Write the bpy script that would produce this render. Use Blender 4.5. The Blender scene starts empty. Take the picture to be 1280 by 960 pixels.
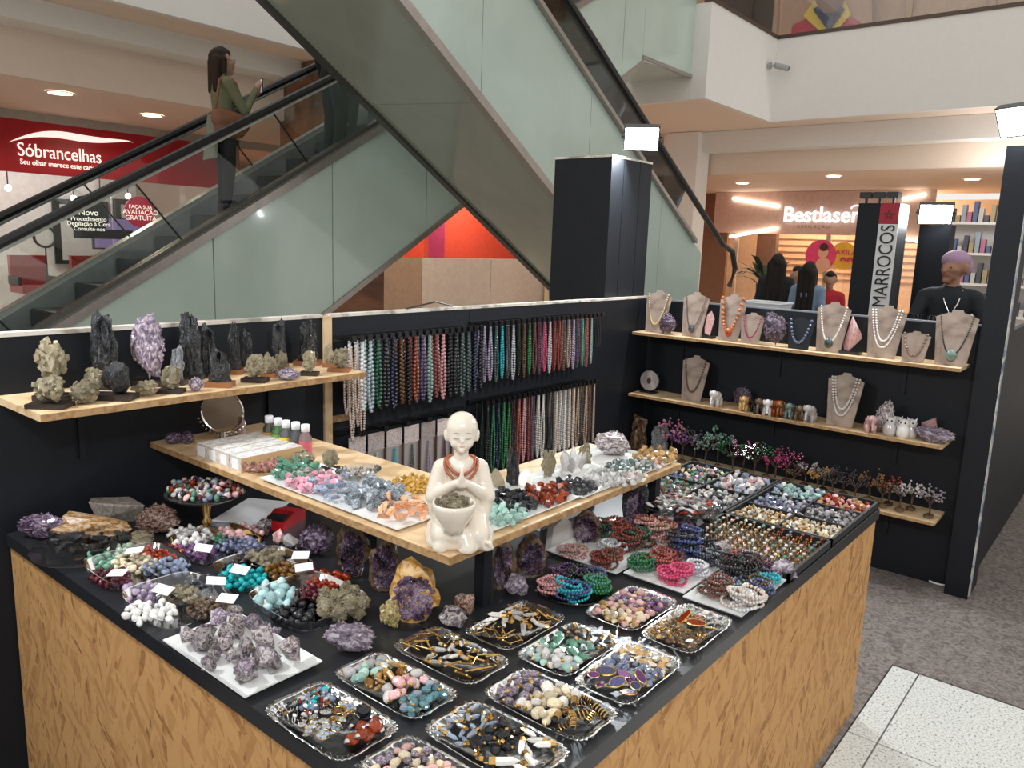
import bpy, bmesh, math, random
from mathutils import Vector, Matrix, Quaternion, noise
rnd = random.Random(7)
sc = bpy.context.scene
col = sc.collection
# ---------------------------------------------------------------- camera (solved from the photo's vanishing lines)
FPX = 977.27; CAM = Vector((0, 0, 1.65))
CR = Vector((.638, -.770, .035)).normalized(); CF = Vector((.762, .623, -.177)).normalized()
CF = (CF - CR*CF.dot(CR)).normalized(); CU = CR.cross(CF)
cd = bpy.data.cameras.new('camera'); cam = bpy.data.objects.new('camera', cd); col.objects.link(cam)
cd.sensor_width = 36; cd.lens = FPX/1280*36; cd.clip_start = .02; cd.clip_end = 200
cam.matrix_world = Matrix(((CR.x, CU.x, -CF.x, CAM.x), (CR.y, CU.y, -CF.y, CAM.y), (CR.z, CU.z, -CF.z, CAM.z), (0, 0, 0, 1)))
sc.camera = cam
def ray(x, y): return (CR*(x-640) + CF*FPX + CU*(480-y))
def PZ(x, y, z): d = ray(x, y); return CAM + d*((z-CAM.z)/d.z)
def PX(x, y, X): d = ray(x, y); return CAM + d*((X-CAM.x)/d.x)
def PY(x, y, Y): d = ray(x, y); return CAM + d*((Y-CAM.y)/d.y)
def mpp(p): return (Vector(p)-CAM).dot(CF)/FPX          # metres per photo pixel at a point
# ---------------------------------------------------------------- light: bright open atrium above, stall floodlights, shop lamps
w = bpy.data.worlds.new('atrium_daylight'); sc.world = w; w.use_nodes = True
wb = w.node_tree.nodes['Background']; wb.inputs[0].default_value = (1.0, .97, .92, 1); wb.inputs[1].default_value = .82
vs = sc.view_settings; vs.view_transform = 'Standard'; vs.look = 'None'; vs.gamma = 1; vs.use_curve_mapping = False; vs.exposure = 0.15
def lamp(name, kind, loc, power, color=(1, 1, 1), size=.1, target=None, spot=None, blend=.5):
    l = bpy.data.lights.new(name, kind); o = bpy.data.objects.new(name, l); col.objects.link(o)
    l.energy = power; l.color = color; o.location = loc
    if kind == 'AREA': l.shape = 'RECTANGLE'; l.size = size; l.size_y = size*.7
    elif kind != 'SUN': l.shadow_soft_size = size
    if spot: l.spot_size = math.radians(spot); l.spot_blend = blend
    if target is not None:
        o.rotation_euler = (Vector(target)-Vector(loc)).to_track_quat('-Z', 'Y').to_euler()
    return o
# ---------------------------------------------------------------- materials
_m = {}
def _nt(name):
    m = bpy.data.materials.new(name); m.use_nodes = True
    return m, m.node_tree, m.node_tree.nodes['Principled BSDF']
def _ramp(nt, cols, pos=None):
    r = nt.nodes.new('ShaderNodeValToRGB'); e = r.color_ramp.elements
    n = len(cols)
    while len(e) < n: e.new(.5)
    for i, c in enumerate(cols):
        e[i].position = (pos[i] if pos else (.37 + .26*i/max(1, n-1))); e[i].color = (*c, 1)
    return r
def mineral(name, cols, scale=18, rough=.3, metal=0, bump=.0, bscale=60, trans=0, coat=0, rand=True, dist=1.0, pos=None, emit=0, spec=.5, alpha=None):
    if name in _m: return _m[name]
    m, nt, b = _nt(name); N = nt.nodes; L = nt.links
    tc = N.new('ShaderNodeTexCoord'); vec = tc.outputs['Object']
    if rand:
        oi = N.new('ShaderNodeObjectInfo'); ml = N.new('ShaderNodeMath'); ml.operation = 'MULTIPLY'; ml.inputs[1].default_value = 37.0
        L.new(oi.outputs['Random'], ml.inputs[0])
        ad = N.new('ShaderNodeVectorMath'); ad.operation = 'ADD'; L.new(vec, ad.inputs[0]); L.new(ml.outputs[0], ad.inputs[1]); vec = ad.outputs[0]
    no = N.new('ShaderNodeTexNoise'); no.inputs['Scale'].default_value = scale; no.inputs['Detail'].default_value = 4; no.inputs['Distortion'].default_value = dist
    L.new(vec, no.inputs['Vector'])
    r = _ramp(nt, cols, pos); L.new(no.outputs['Fac'], r.inputs[0]); c = r.outputs[0]
    if rand:
        hs = N.new('ShaderNodeHueSaturation'); mr = N.new('ShaderNodeMapRange'); mr.inputs[3].default_value = .55; mr.inputs[4].default_value = 1.12; hs.inputs['Saturation'].default_value = 1.12
        L.new(oi.outputs['Random'], mr.inputs[0]); L.new(mr.outputs[0], hs.inputs['Value']); L.new(c, hs.inputs['Color']); c = hs.outputs[0]
    L.new(c, b.inputs['Base Color']); b.inputs['Roughness'].default_value = rough; b.inputs['Metallic'].default_value = metal
    b.inputs['Transmission Weight'].default_value = trans; b.inputs['Coat Weight'].default_value = coat; b.inputs['Specular IOR Level'].default_value = spec
    if emit: L.new(c, b.inputs['Emission Color']); b.inputs['Emission Strength'].default_value = emit
    if bump:
        n2 = N.new('ShaderNodeTexNoise'); n2.inputs['Scale'].default_value = bscale; n2.inputs['Detail'].default_value = 3; L.new(vec, n2.inputs['Vector'])
        bp = N.new('ShaderNodeBump'); bp.inputs['Strength'].default_value = bump; bp.inputs['Distance'].default_value = .01
        L.new(n2.outputs['Fac'], bp.inputs['Height']); L.new(bp.outputs[0], b.inputs['Normal'])
    _m[name] = m; return m
def pm(name, c, rough=.5, metal=0, var=.06, scale=9, bump=0, bscale=80, trans=0, coat=0, spec=.5):
    lo = tuple(max(0, v*(1-var)) for v in c); hi = tuple(min(1, v*(1+var)) for v in c)
    return mineral(name, [lo, hi], scale, rough, metal, bump, bscale, trans, coat, rand=False, spec=spec)
def glow(name, c, s):
    if name in _m: return _m[name]
    m, nt, b = _nt(name); b.inputs['Base Color'].default_value = (*c, 1); b.inputs['Emission Color'].default_value = (*c, 1); b.inputs['Emission Strength'].default_value = s
    _m[name] = m; return m
def clear(name, tint=(1, 1, 1), rough=.05, gloss=.12, pattern=0, pscale=40):
    """thin clear plastic or glass sheet: see-through with a fresnel sheen"""
    if name in _m: return _m[name]
    m, nt, b = _nt(name); N = nt.nodes; L = nt.links; out = N['Material Output']; N.remove(b)
    t = N.new('ShaderNodeBsdfTransparent'); t.inputs[0].default_value = (*tint, 1)
    g = N.new('ShaderNodeBsdfGlossy'); g.inputs[1].default_value = rough; g.inputs[0].default_value = (1, 1, 1, 1)
    f = N.new('ShaderNodeFresnel'); f.inputs[0].default_value = 1.5
    a = N.new('ShaderNodeMath'); a.operation = 'ADD'; a.inputs[1].default_value = gloss; a.use_clamp = True; L.new(f.outputs[0], a.inputs[0])
    if pattern:
        tc = N.new('ShaderNodeTexCoord'); v = N.new('ShaderNodeTexVoronoi'); v.inputs['Scale'].default_value = pscale; L.new(tc.outputs['Object'], v.inputs['Vector'])
        bp = N.new('ShaderNodeBump'); bp.inputs['Strength'].default_value = pattern; bp.inputs['Distance'].default_value = .01; L.new(v.outputs['Distance'], bp.inputs['Height'])
        L.new(bp.outputs[0], g.inputs['Normal']); L.new(bp.outputs[0], f.inputs['Normal'])
    mx = N.new('ShaderNodeMixShader'); L.new(a.outputs[0], mx.inputs[0]); L.new(t.outputs[0], mx.inputs[1]); L.new(g.outputs[0], mx.inputs[2]); L.new(mx.outputs[0], out.inputs[0])
    _m[name] = m; return m
def osb(name, dark, mid, light):
    if name in _m: return _m[name]
    m, nt, b = _nt(name); N = nt.nodes; L = nt.links
    tc = N.new('ShaderNodeTexCoord'); sx = N.new('ShaderNodeSeparateXYZ'); L.new(tc.outputs['Object'], sx.inputs[0])
    ad = N.new('ShaderNodeMath'); L.new(sx.outputs[0], ad.inputs[0]); L.new(sx.outputs[1], ad.inputs[1])
    cb = N.new('ShaderNodeCombineXYZ'); L.new(ad.outputs[0], cb.inputs[0]); L.new(sx.outputs[2], cb.inputs[1])
    dn = N.new('ShaderNodeTexNoise'); dn.inputs['Scale'].default_value = 5; L.new(cb.outputs[0], dn.inputs['Vector'])
    outs = []
    for i, (rot, sca) in enumerate(((.25, (75, 13, 1)), (-.4, (62, 11, 1)), (1.0, (66, 13, 1)))):
        rt_ = N.new('ShaderNodeMapping'); rt_.inputs['Rotation'].default_value[2] = rot
        mp = N.new('ShaderNodeMapping'); mp.inputs['Scale'].default_value = sca; mp.inputs['Location'].default_value[0] = i*7.3; L.new(rt_.outputs[0], mp.inputs[0])
        mx = N.new('ShaderNodeVectorMath'); mx.operation = 'MULTIPLY_ADD'; mx.inputs[1].default_value = (.06, .06, 0); L.new(dn.outputs['Color'], mx.inputs[0]); L.new(cb.outputs[0], mx.inputs[2]); L.new(mx.outputs[0], rt_.inputs[0])
        v = N.new('ShaderNodeTexVoronoi'); v.inputs['Scale'].default_value = 1; L.new(mp.outputs[0], v.inputs['Vector'])
        s = N.new('ShaderNodeSeparateColor'); L.new(v.outputs['Color'], s.inputs[0]); outs.append((s.outputs[0], s.outputs[1]))
    def mixf(f, a, c):
        x = N.new('ShaderNodeMix'); L.new(f, x.inputs[0]); L.new(a, x.inputs[2]); L.new(c, x.inputs[3]); return x.outputs[0]
    def gt(a, t):
        x = N.new('ShaderNodeMath'); x.operation = 'GREATER_THAN'; x.inputs[1].default_value = t; L.new(a, x.inputs[0]); return x.outputs[0]
    v = mixf(gt(outs[1][1], .55), outs[0][0], outs[1][0]); v = mixf(gt(outs[2][1], .74), v, outs[2][0])
    fine = N.new('ShaderNodeTexNoise'); fine.inputs['Scale'].default_value = 60; fine.inputs['Detail'].default_value = 5; L.new(cb.outputs[0], fine.inputs['Vector'])
    fm = N.new('ShaderNodeMix'); fm.inputs[0].default_value = .3; L.new(v, fm.inputs[2]); L.new(fine.outputs['Fac'], fm.inputs[3])
    r = _ramp(nt, [dark, mid, light, light], [.05, .22, .6, .95]); L.new(fm.outputs[0], r.inputs[0]); L.new(r.outputs[0], b.inputs['Base Color'])
    bp = N.new('ShaderNodeBump'); bp.inputs['Strength'].default_value = .25; bp.inputs['Distance'].default_value = .004; L.new(v, bp.inputs['Height']); L.new(bp.outputs[0], b.inputs['Normal'])
    b.inputs['Roughness'].default_value = .82
    _m[name] = m; return m
# ---------------------------------------------------------------- mesh building
class MB:
    def __init__(s): s.v = []; s.f = []; s.mi = []; s.cur = 0; s.X = None
    def add(s, vs, fs, X=None):
        o = len(s.v)
        if X is not None: vs = [X @ Vector(p) for p in vs]
        s.v += [tuple(p) for p in vs]; s.f += [tuple(i+o for i in f) for f in fs]; s.mi += [s.cur]*len(fs); return s
    def box(s, a, b, X=None):
        x0, y0, z0 = a; x1, y1, z1 = b
        return s.add([(x0,y0,z0),(x1,y0,z0),(x1,y1,z0),(x0,y1,z0),(x0,y0,z1),(x1,y0,z1),(x1,y1,z1),(x0,y1,z1)],
                     [(0,3,2,1),(4,5,6,7),(0,1,5,4),(1,2,6,5),(2,3,7,6),(3,0,4,7)], X)
    def lathe(s, prof, n=16, X=None, cap=True, sx=1, sy=1):
        vs = []; fs = []; k = len(prof)
        for i in range(n):
            a = 2*math.pi*i/n; c, d = math.cos(a)*sx, math.sin(a)*sy
            vs += [(r*c, r*d, z) for r, z in prof]
        for i in range(n):
            j = (i+1) % n
            for q in range(k-1): fs.append((i*k+q, j*k+q, j*k+q+1, i*k+q+1))
        if cap:
            fs.append(tuple(i*k for i in range(n))[::-1]); fs.append(tuple(i*k+k-1 for i in range(n)))
        return s.add(vs, fs, X)
    def cyl(s, p0, p1, r0, r1=None, n=10, cap=True):
        p0, p1 = Vector(p0), Vector(p1); d = p1-p0; q = d.to_track_quat('Z', 'Y').to_matrix().to_4x4()
        return s.lathe([(r0, 0), (r0 if r1 is None else r1, d.length)], n, Matrix.Translation(p0) @ q, cap)
    def tube(s, pts, r, n=6, closed=False):
        pts = [Vector(p) for p in pts]; m = len(pts); vs = []; fs = []; up = Vector((0, 0, 1))
        for i, p in enumerate(pts):
            t = (pts[(i+1) % m]-pts[i-1]) if closed else (pts[min(i+1, m-1)]-pts[max(i-1, 0)])
            t.normalize(); a = t.cross(up)
            if a.length < .05: a = t.cross(Vector((1, 0, 0)))
            a.normalize(); b = a.cross(t); rr = r[i] if isinstance(r, (list, tuple)) else r
            vs += [p + (a*math.cos(2*math.pi*k/n) + b*math.sin(2*math.pi*k/n))*rr for k in range(n)]
        for i in range(m if closed else m-1):
            j = (i+1) % m
            for k in range(n): fs.append((i*n+k, i*n+(k+1) % n, j*n+(k+1) % n, j*n+k))
        if not closed: fs.append(tuple(range(n))); fs.append(tuple((m-1)*n+k for k in range(n))[::-1])
        return s.add(vs, fs)
    def ball(s, c, r, n=8, m=6, sc=(1, 1, 1), X=None):
        vs = [(0, 0, -r*sc[2])]; fs = []
        for i in range(1, m):
            t = math.pi*i/m; z = -math.cos(t)*r*sc[2]; q = math.sin(t)*r
            vs += [(q*math.cos(2*math.pi*k/n)*sc[0], q*math.sin(2*math.pi*k/n)*sc[1], z) for k in range(n)]
        vs.append((0, 0, r*sc[2])); e = len(vs)-1
        for k in range(n):
            fs.append((0, 1+(k+1) % n, 1+k)); fs.append((e, e-n+k, e-n+(k+1) % n))
            for i in range(m-2): a = 1+i*n; fs.append((a+k, a+(k+1) % n, a+n+(k+1) % n, a+n+k))
        T = Matrix.Translation(c)
        return s.add(vs, fs, (T @ X) if X is not None else T)
    def prism(s, poly, z0, z1, X=None):
        n = len(poly); vs = [(x, y, z0) for x, y in poly]+[(x, y, z1) for x, y in poly]
        return s.add(vs, [tuple(range(n))[::-1], tuple(range(n, 2*n))]+[(i, (i+1) % n, n+(i+1) % n, n+i) for i in range(n)], X)
    def mesh(s, name, mats, smooth=False):
        me = bpy.data.meshes.new(name); me.from_pydata(s.v, [], s.f)
        for m in (mats if isinstance(mats, (list, tuple)) else [mats]): me.materials.append(m)
        me.polygons.foreach_set('material_index', s.mi)
        if smooth: me.polygons.foreach_set('use_smooth', [True]*len(me.polygons))
        me.update(); return me
    def build(s, name, mats, parent=None, smooth=False, loc=None):
        return ob(name, s.mesh(name, mats, smooth), parent, loc)
def ob(name, me, parent=None, loc=None, rot=None, scale=None):
    o = bpy.data.objects.new(name, me); col.objects.link(o)
    if parent is not None: o.parent = parent
    if loc is not None: o.location = loc
    if rot is not None:
        if isinstance(rot, Quaternion): o.rotation_mode = 'QUATERNION'; o.rotation_quaternion = rot
        else: o.rotation_euler = rot
    if scale is not None: o.scale = (scale,)*3 if isinstance(scale, (int, float)) else scale
    return o
def tag(o, label, cat, group=None, kind=None):
    o['label'] = label
    if cat: o['category'] = cat
    if group: o['group'] = group
    if kind: o['kind'] = kind
    return o
def thing(name, label, cat, loc=(0, 0, 0), rz=0, group=None):
    return tag(ob(name, None, None, loc, (0, 0, rz)), label, cat, group)
def struct(o): o['kind'] = 'structure'; return o
def bx(name, a, b, m, parent=None): return MB().box(a, b).build(name, m, parent)
def text(name, body, size, m, parent, loc, rot, ext=.004, align='LEFT', bold=0, sx=1):
    c = bpy.data.curves.new(name, 'FONT'); c.body = body; c.size = size; c.extrude = ext; c.align_x = align; c.offset = bold
    c.materials.append(m); o = ob(name, c, parent, loc, rot); o.scale.x = sx; return o
def solid_text():
    dg = bpy.context.evaluated_depsgraph_get()
    for o in [o for o in bpy.data.objects if o.type == 'FONT']:
        me = bpy.data.meshes.new_from_object(o.evaluated_get(dg)); n = bpy.data.objects.new('tmp', me); col.objects.link(n)
        if 'fit' in o: o.scale.x = o['fit']/max(v.co.x for v in me.vertices)
        n.parent = o.parent; n.location = o.location; n.rotation_euler = o.rotation_euler; n.scale = o.scale
        nm = o.name.split('.')[0]; bpy.data.objects.remove(o); n.name = nm
# ================================================================ THE MALL (setting)
WHT = pm('white_plaster', (.80, .78, .75), .6, var=.012); BEI = pm('beige_soffit', (.80, .66, .55), .6, var=.012); CEIL = pm('peach_ceiling', (.78, .62, .50), .6, var=.012)
METAL = pm('brushed_metal', (.42, .38, .35), .35, .8, bump=.05); DKMET = pm('dark_trim', (.10, .10, .09), .4, .5)
RUB = pm('black_rubber', (.012, .012, .013), .35); BLK = pm('black_paint', (.009, .011, .015), .5, bump=.06, bscale=30, spec=.25)
GRAN = mineral('speckled_granite', [(.10, .10, .10), (.55, .56, .53), (.68, .69, .66)], 120, .16, rand=False, dist=0, pos=[.3, .42, .6])
CARP = mineral('grey_carpet', [(.12, .10, .09), (.19, .165, .15), (.25, .22, .20)], 26, .95, bump=.6, bscale=260, rand=False, dist=2)
R90 = math.pi/2
fl = struct(bx('floor', (-14, -8, -.12), (34, 30, -.02), pm('screed', (.35, .34, .33), .7)))
# granite slabs that the frame shows, joints left open; the far floor is one sheet
for i in range(7):
    for j in range(9):
        x1 = 3.31-i*.6; y1 = .635-.1-(j-1)*.6 if j else .635; y0 = y1-.594 if j else y1-.094
        bx('slab', (x1-.594, y0, -.02), (x1, y1, 0), GRAN, fl)
cp = struct(bx('carpet', (3.314, -6, -.02), (9.5, .64, .004), CARP)); 
cp2 = struct(bx('carpet', (-6, .64, -.02), (9.5, 4.2, .004), CARP))
for c in (cp, cp2): c.name = 'floor_carpet'
struct(bx('floor', (-14, 4.2, -.02), (34, 30, 0), pm('mall_floor', (.62, .58, .52), .25)))
struct(bx('floor', (9.5, -8, -.02), (34, 4.2, 0), _m['mall_floor']))
# upper storey slab around the void: white fascias, stepped soffits, shop ceilings
def slabset(pre, boxes):
    for nm, a, b, m in boxes: struct(bx(nm, a, b, m))
slabset('l', [('wall_fascia', (-12, 10.0, 4.3), (13.3, 10.12, 7.2), WHT), ('ceiling', (-12, 10.03, 4.31), (13.27, 10.82, 4.45), BEI),
    ('trim_1', (-12, 10.8, 4.04), (13.3, 11.28, 4.30), WHT), ('trim_2', (-12, 11.28, 3.47), (13.3, 11.6, 4.29), BEI), ('ceiling', (-12, 11.31, 3.46), (13.29, 20, 3.7), CEIL),
    ('wall_fascia', (13.3, 6.7, 4.3), (16.42, 6.82, 5.9), WHT), ('wall_fascia', (13.3, 6.82, 4.3), (13.42, 10.1, 5.9), WHT), ('wall_fascia', (16.3, -9, 4.3), (16.42, 6.7, 5.9), WHT),
    ('ceiling', (13.34, 6.74, 4.31), (24, 20, 4.42), BEI), ('ceiling', (16.4, -9, 4.31), (24, 6.73, 4.42), BEI),
    ('trim_3', (17.1, -9, 3.87), (17.59, 9.6, 4.305), WHT), ('trim_4', (17.6, -9, 3.41), (17.8, 9.59, 4.30), BEI), ('ceiling', (17.62, -9, 3.40), (24.5, 20, 3.6), CEIL),
    ('floor_upper', (13.34, 6.74, 5.75), (30, 20, 5.9), WHT), ('floor_upper', (16.34, -9, 5.75), (30, 6.7, 5.895), WHT)])
struct(bx('trim_5', (13.28, 6.68, 5.9), (16.36, 6.84, 5.97), pm('bronze_rail', (.10, .07, .055), .4, .4))); struct(bx('trim_6', (16.28, -9, 5.9), (16.44, 6.72, 5.97), _m['bronze_rail']))
# wood clad column and beige pillar behind the escalators
WOOD = mineral('walnut_veneer', [(.10, .035, .015), (.22, .085, .04), (.30, .13, .06)], 1.1, .4, rand=False, dist=1.2)
struct(bx('wall_column', (7.75, 10.5, 0), (9.2, 11.4, 4.3), WOOD))
struct(bx('wall_column', (16.9, 8.6, 0), (17.5, 9.4, 4.3), WHT))
struct(bx('wall_column', (17.6, 9.5, 0), (18.4, 10.3, 3.45), WOOD))
# ---- left shop front: red fascia sign, glazing, bright room
shop = thing('shop_sign', 'red shop fascia sign with white swoosh and the lettering about eyebrows', 'sign', (0, 14.4, 0))
RED = pm('sign_red', (.42, .008, .018), .35)
bx('sign_panel', (-6, 0, 2.5), (8.6, .1, 3.32), RED, shop)
WL = glow('lit_white', (1, .93, .86), .7)
a = PY(22, 197, 14.39); b = PY(127, 208, 14.39)
t_ = PY(22, 194, 14.36); u_ = PY(127, 206, 14.36)
text('lettering', 'Sóbrancelhas', .30, WL, shop, (t_.x, -.03, t_.z), (R90, 0, 0), .006)['fit'] = u_.x-t_.x
text('lettering', 'Seu olhar merece este carinho!', .12, WL, shop, (t_.x+.03, -.03, t_.z-.13), (R90, 0, 0), .006)['fit'] = u_.x-t_.x
def swoosh(k0, k1):
    pts = []
    for i in range(25):
        t = i/24; x = 10+t*157; y = 182-26*math.sin(min(1, t*1.9)*math.pi*.5)*(1-t)**.6 + 10*t*math.sin(t*3.1) + k0
        pts.append((x, y))
    top = pts; bot = [(x, y+(k1)*math.sin(math.pi*(i/24))) for i, (x, y) in enumerate(pts)]
    m = MB(); vs = [PY(x, y, 14.36) - shop.location for x, y in top+bot]; n = 25
    m.add(vs, [(i, i+1, n+i+1, n+i) for i in range(n-1)]); return m
swoosh(-4, 9).build('swoosh', WL, shop)
struct(bx('wall_left_shop', (-10, 18.5, 0), (10.5, 18.6, 3.5), pm('shop_white', (.75, .74, .74), .6)))
struct(bx('wall_shop_side', (8.7, 14.4, 0), (8.85, 18.5, 3.5), pm('brown_side', (.35, .25, .2), .6)))
struct(bx('trim_7', (-6, 14.4, 3.32), (10.5, 14.55, 3.47), pm('grey_trim', (.4, .37, .34), .5)))
def panel(name, label, cat, x, y, wx, hy, Yp, m, th=.04):
    p = PY(x, y, Yp); q = mpp(p)
    return p, wx*q, hy*q
def pxbox(x0, y0, x1, y1, Y, th, name, m, parent=None):
    a = PY(x0, y1, Y); b = PY(x1, y0, Y); o = parent.matrix_basis.translation if parent else Vector((0, 0, 0))
    return bx(name, Vector((a.x, Y, a.z))-o, Vector((b.x, Y+th, b.z))-o, m, parent)
gl = clear('shop_glass', (.96, .97, .97), .03, .03)
for i in range(5):
    o = struct(bx('window_%d' % (i+1), (-1.6+i*2.0, 14.42, 0), (.34+i*2.0, 14.44, 2.5), gl))
BLKG = pm('gloss_black', (.01, .01, .011), .2); MIR = pm('mirror_silver', (.7, .72, .74), .03, 1.0, var=.0)
for x0, x1, t in ((70, 135, 'beside the round black sticker'), (146, 200, 'behind the round red sticker')):
    e = thing('wall_mirror', 'black framed salon mirror ' + t, 'mirror', PY(x0, 320, 18.3))
    pxbox(x0, 252, x1, 330, 18.36, .05, 'frame', BLKG, e); pxbox(x0+9, 258, x1-9, 325, 18.33, .02, 'pane', pm('mirror_pane', (.62, .62, .63), .2), e)
def sticker(x, y, r, m, label, lines):
    p = PY(x, y, 14.408); q = mpp(p); s = thing('window_sticker', label, 'sticker', p)
    MB().lathe([(r*q, -.01), (r*q, .01)], 32, Matrix.Rotation(R90, 4, 'X')).build('disc', m if m is not BLKG else pm('sticker_black', (.012, .012, .013), .7, spec=.1), s)
    for t, dy, sz in lines: text('lettering', t, sz*q*1.15, WL if m.name != 'x' else WL, s, (0, -.03, -dy*q), (R90, 0, 0), .002, 'CENTER')
    return s
s = sticker(110, 270, 25, BLKG, 'round black sticker on the shop glass announcing a new procedure', [('Novo', -1, 9), ('Procedimento', 6, 6.5), ('Depilação à Cera', 12, 6.5), ('Consulte-nos', 18, 6)])
MB().box((-.25, -.005, -.38), (.75, .008, -.22)).build('tail', BLKG, s)
sticker(175, 265, 19, pm('sticker_pink', (.62, .01, .07), .4), 'round red sticker on the shop glass offering a free evaluation', [('FAÇA SUA', -4, 5.5), ('AVALIAÇÃO', 3, 7), ('GRATUITA', 10, 7)])
for x, y in ((92, 248), (125, 240), (160, 245), (10, 235)):
    p = PY(x, y, 16.5); e = thing('pendant_lamp', 'bare bulb on a thin cord inside the eyebrow shop', 'lamp', p, 0, 'pendant bulbs in the red sign shop')
    MB().ball((0, 0, 0), .06).build('bulb', glow('bulb', (1, .97, .9), 6), e); MB().cyl((0, 0, .05), (0, 0, 3.46-p.z), .012, n=6).build('cord', RUB, e)
for x, lbl in ((25, 'red salon chair near the shop entrance edge'), (75, 'red salon chair under the framed mirror')):
    p = PY(x*1.5+5, 350, 16); e = thing('salon_chair', lbl, 'chair', (p.x, 16, 0)); RC = pm('red_vinyl', (.45, .02, .03), .35)
    MB().box((-.3, -.3, .45), (.3, .3, .58)).build('seat', RC, e); MB().box((-.3, .22, .58), (.3, .34, 1.12)).build('backrest', RC, e)
    for sx in (-.34, .28): MB().box((sx, -.25, .6), (sx+.06, .25, .75)).build('armrest', BLKG, e)
    MB().lathe([(.28, 0), (.28, .03), (.04, .05), (.04, .45)], 16).build('pedestal', METAL, e)
p = PY(58, 325, 17.4); e = thing('ring_light', 'black ring light on a stand inside the shop', 'lamp', (p.x, 17.4, 0))
MB().tube([(math.cos(t)*.2, 0, 1.45+math.sin(t)*.2) for t in [i*math.pi/12 for i in range(24)]], .028, 6, True).build('ring', BLKG, e); MB().cyl((0, 0, .02), (0, 0, 1.25), .015).build('stand', BLKG, e); MB().lathe([(.2, 0), (.2, .03)], 14).build('base', BLKG, e)
e = thing('monitor', 'wide screen with a violet picture behind the shop glass', 'screen', PY(150, 292, 15.4)); MB().box((-.5, 0, -.3), (.5, .06, .3)).build('body', BLKG, e); MB().box((-.47, -.01, -.27), (.47, .0, .27)).build('screen', glow('violet_screen', (.16, .12, .26), .8), e); MB().box((-.06, 0, -1.6), (.06, .05, -.3)).build('stand', BLKG, e)
# ---- red lit shop and pale hoarding behind the crossing of the escalators
struct(bx('wall_red_shop', (12.6, 17.2, 0), (23, 17.3, 3.46), pm('coral_wall', (.72, .12, .07), .55)))
struct(bx('wall_red_shop', (14.9, 15.4, 0), (15.05, 17.2, 3.46), _m['coral_wall']))
rf = thing('shop_fascia', 'coral red lit fascia band of the far shop', 'fascia', (0, 14.2, 0)); bx('band', (10.5, 0, 2.62), (22, .2, 3.38), _m['coral_wall'], rf)
PURP = pm('magenta_wall', (.45, .06, .2), .5); struct(bx('wall_magenta', (16.2, 16.9, 0), (17.2, 17.15, 3.2), PURP))
for i in range(4):
    e = bx('hoarding', (10.6+i*2.5, 13.6, 0), (13.08+i*2.5, 13.7, 1.23), pm('hoarding_white' if i else 'hoarding_tan', (.66, .60, .56) if i else (.42, .30, .22), .6)); tag(e, ['tan hoarding board beside the granite column', 'pale hoarding board next to the tan one', 'pale hoarding board beside the logo poster', 'pale hoarding board behind the logo poster'][i], 'hoarding')
struct(bx('wall_column', (8.9, 12.2, 0), (10.6, 13, 3.46), mineral('brown_granite', [(.12, .09, .075), (.24, .19, .16), (.3, .26, .23)], 60, .3, rand=False)))
p = PY(690, 362, 13.5); e = thing('poster', 'cream poster with a striped teardrop logo on the pale hoarding', 'poster', p); MB().box((-.33, 0, -.5), (.5, .02, .3)).build('sheet', pm('cream_sheet', (.8, .74, .5), .6), e)
for i, c in enumerate(((.5, .05, .15), (.12, .12, .2), (.1, .3, .4))): MB().prism([(-.22+i*.1, .25-i*.04), (-.1+i*.1, .28-i*.05), (-.03+i*.05, -.1), (-.1+i*.05, -.3)], 0, .01, Matrix.Rotation(R90, 4, 'X')).build('logo_petal', pm('petal%d' % i, c, .5), e, loc=(0, -.01-.004*i, 0))
text('lettering', 'CI', .2, pm('ink', (.03, .03, .05), .5), e, (.05, -.015, -.4), (R90, 0, 0), .002)
# ---- right: laser clinic front
XF = 22.8; YR = lambda x, y: PX(x, y, XF)
def rbox(x0, y0, x1, y1, X, th, name, m, parent=None):
    a = PX(x0, y1, X); b = PX(x1, y0, X); o = parent.matrix_basis.translation if parent else Vector((0, 0, 0))
    ya, yb = sorted((a.y, b.y)); za, zb = sorted((a.z, b.z))
    return bx(name, Vector((X, ya, za))-o, Vector((X+th, yb, zb))-o, m, parent)
PINKW = pm('pink_beige_front', (.66, .47, .40), .5)
cl = thing('clinic_facade', 'beige clinic shop front with white letters and slanting light bars', 'shop front', (XF, 0, 0))
a = YR(905, 262); b = YR(1162, 296)
MB().box((0, b.y, b.z), (.2, a.y+.3, 3.39)).build('fascia', PINKW, cl)
o = MB()
for x0, y0, x1, y1 in ((916, 248, 974, 258), (912, 296, 972, 285), (1128, 249, 1157, 243), (1110, 294, 1150, 302)):
    q0 = PX(x0, y0, XF-.05)-cl.location; q1 = PX(x1, y1, XF-.05)-cl.location
    MB().cyl(q0, q1, .045, n=6).build('light_bar', glow('warm_bar', (1, .9, .75), 5), cl)
p = PX(978, 277, XF-.1)-cl.location; text('lettering', 'Bestlaser', .60, glow('letter_white', (1, 1, 1), 1.0), cl, p, (R90, 0, -R90), .02, bold=.008, sx=.96)
for k in range(2):
    MB().tube([p+Vector((0, -2.0-k*.26+.13*math.cos(t), .36+.09*math.sin(t))) for t in [i*math.pi/8 for i in range(9)]], .025).build('logo_curl', _m['letter_white'], cl)
text('lettering', 'D E P I L A Ç Ã O', .12, pm('brown_letters', (.3, .16, .12), .5), cl, PX(996, 285, XF-.1)-cl.location, (R90, 0, -R90), .006)
WARM = pm('warm_slats', (.80, .58, .42), .6)
struct(bx('wall_clinic', (25.4, 2, 0), (25.5, 12, 3.3), WARM))
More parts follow.
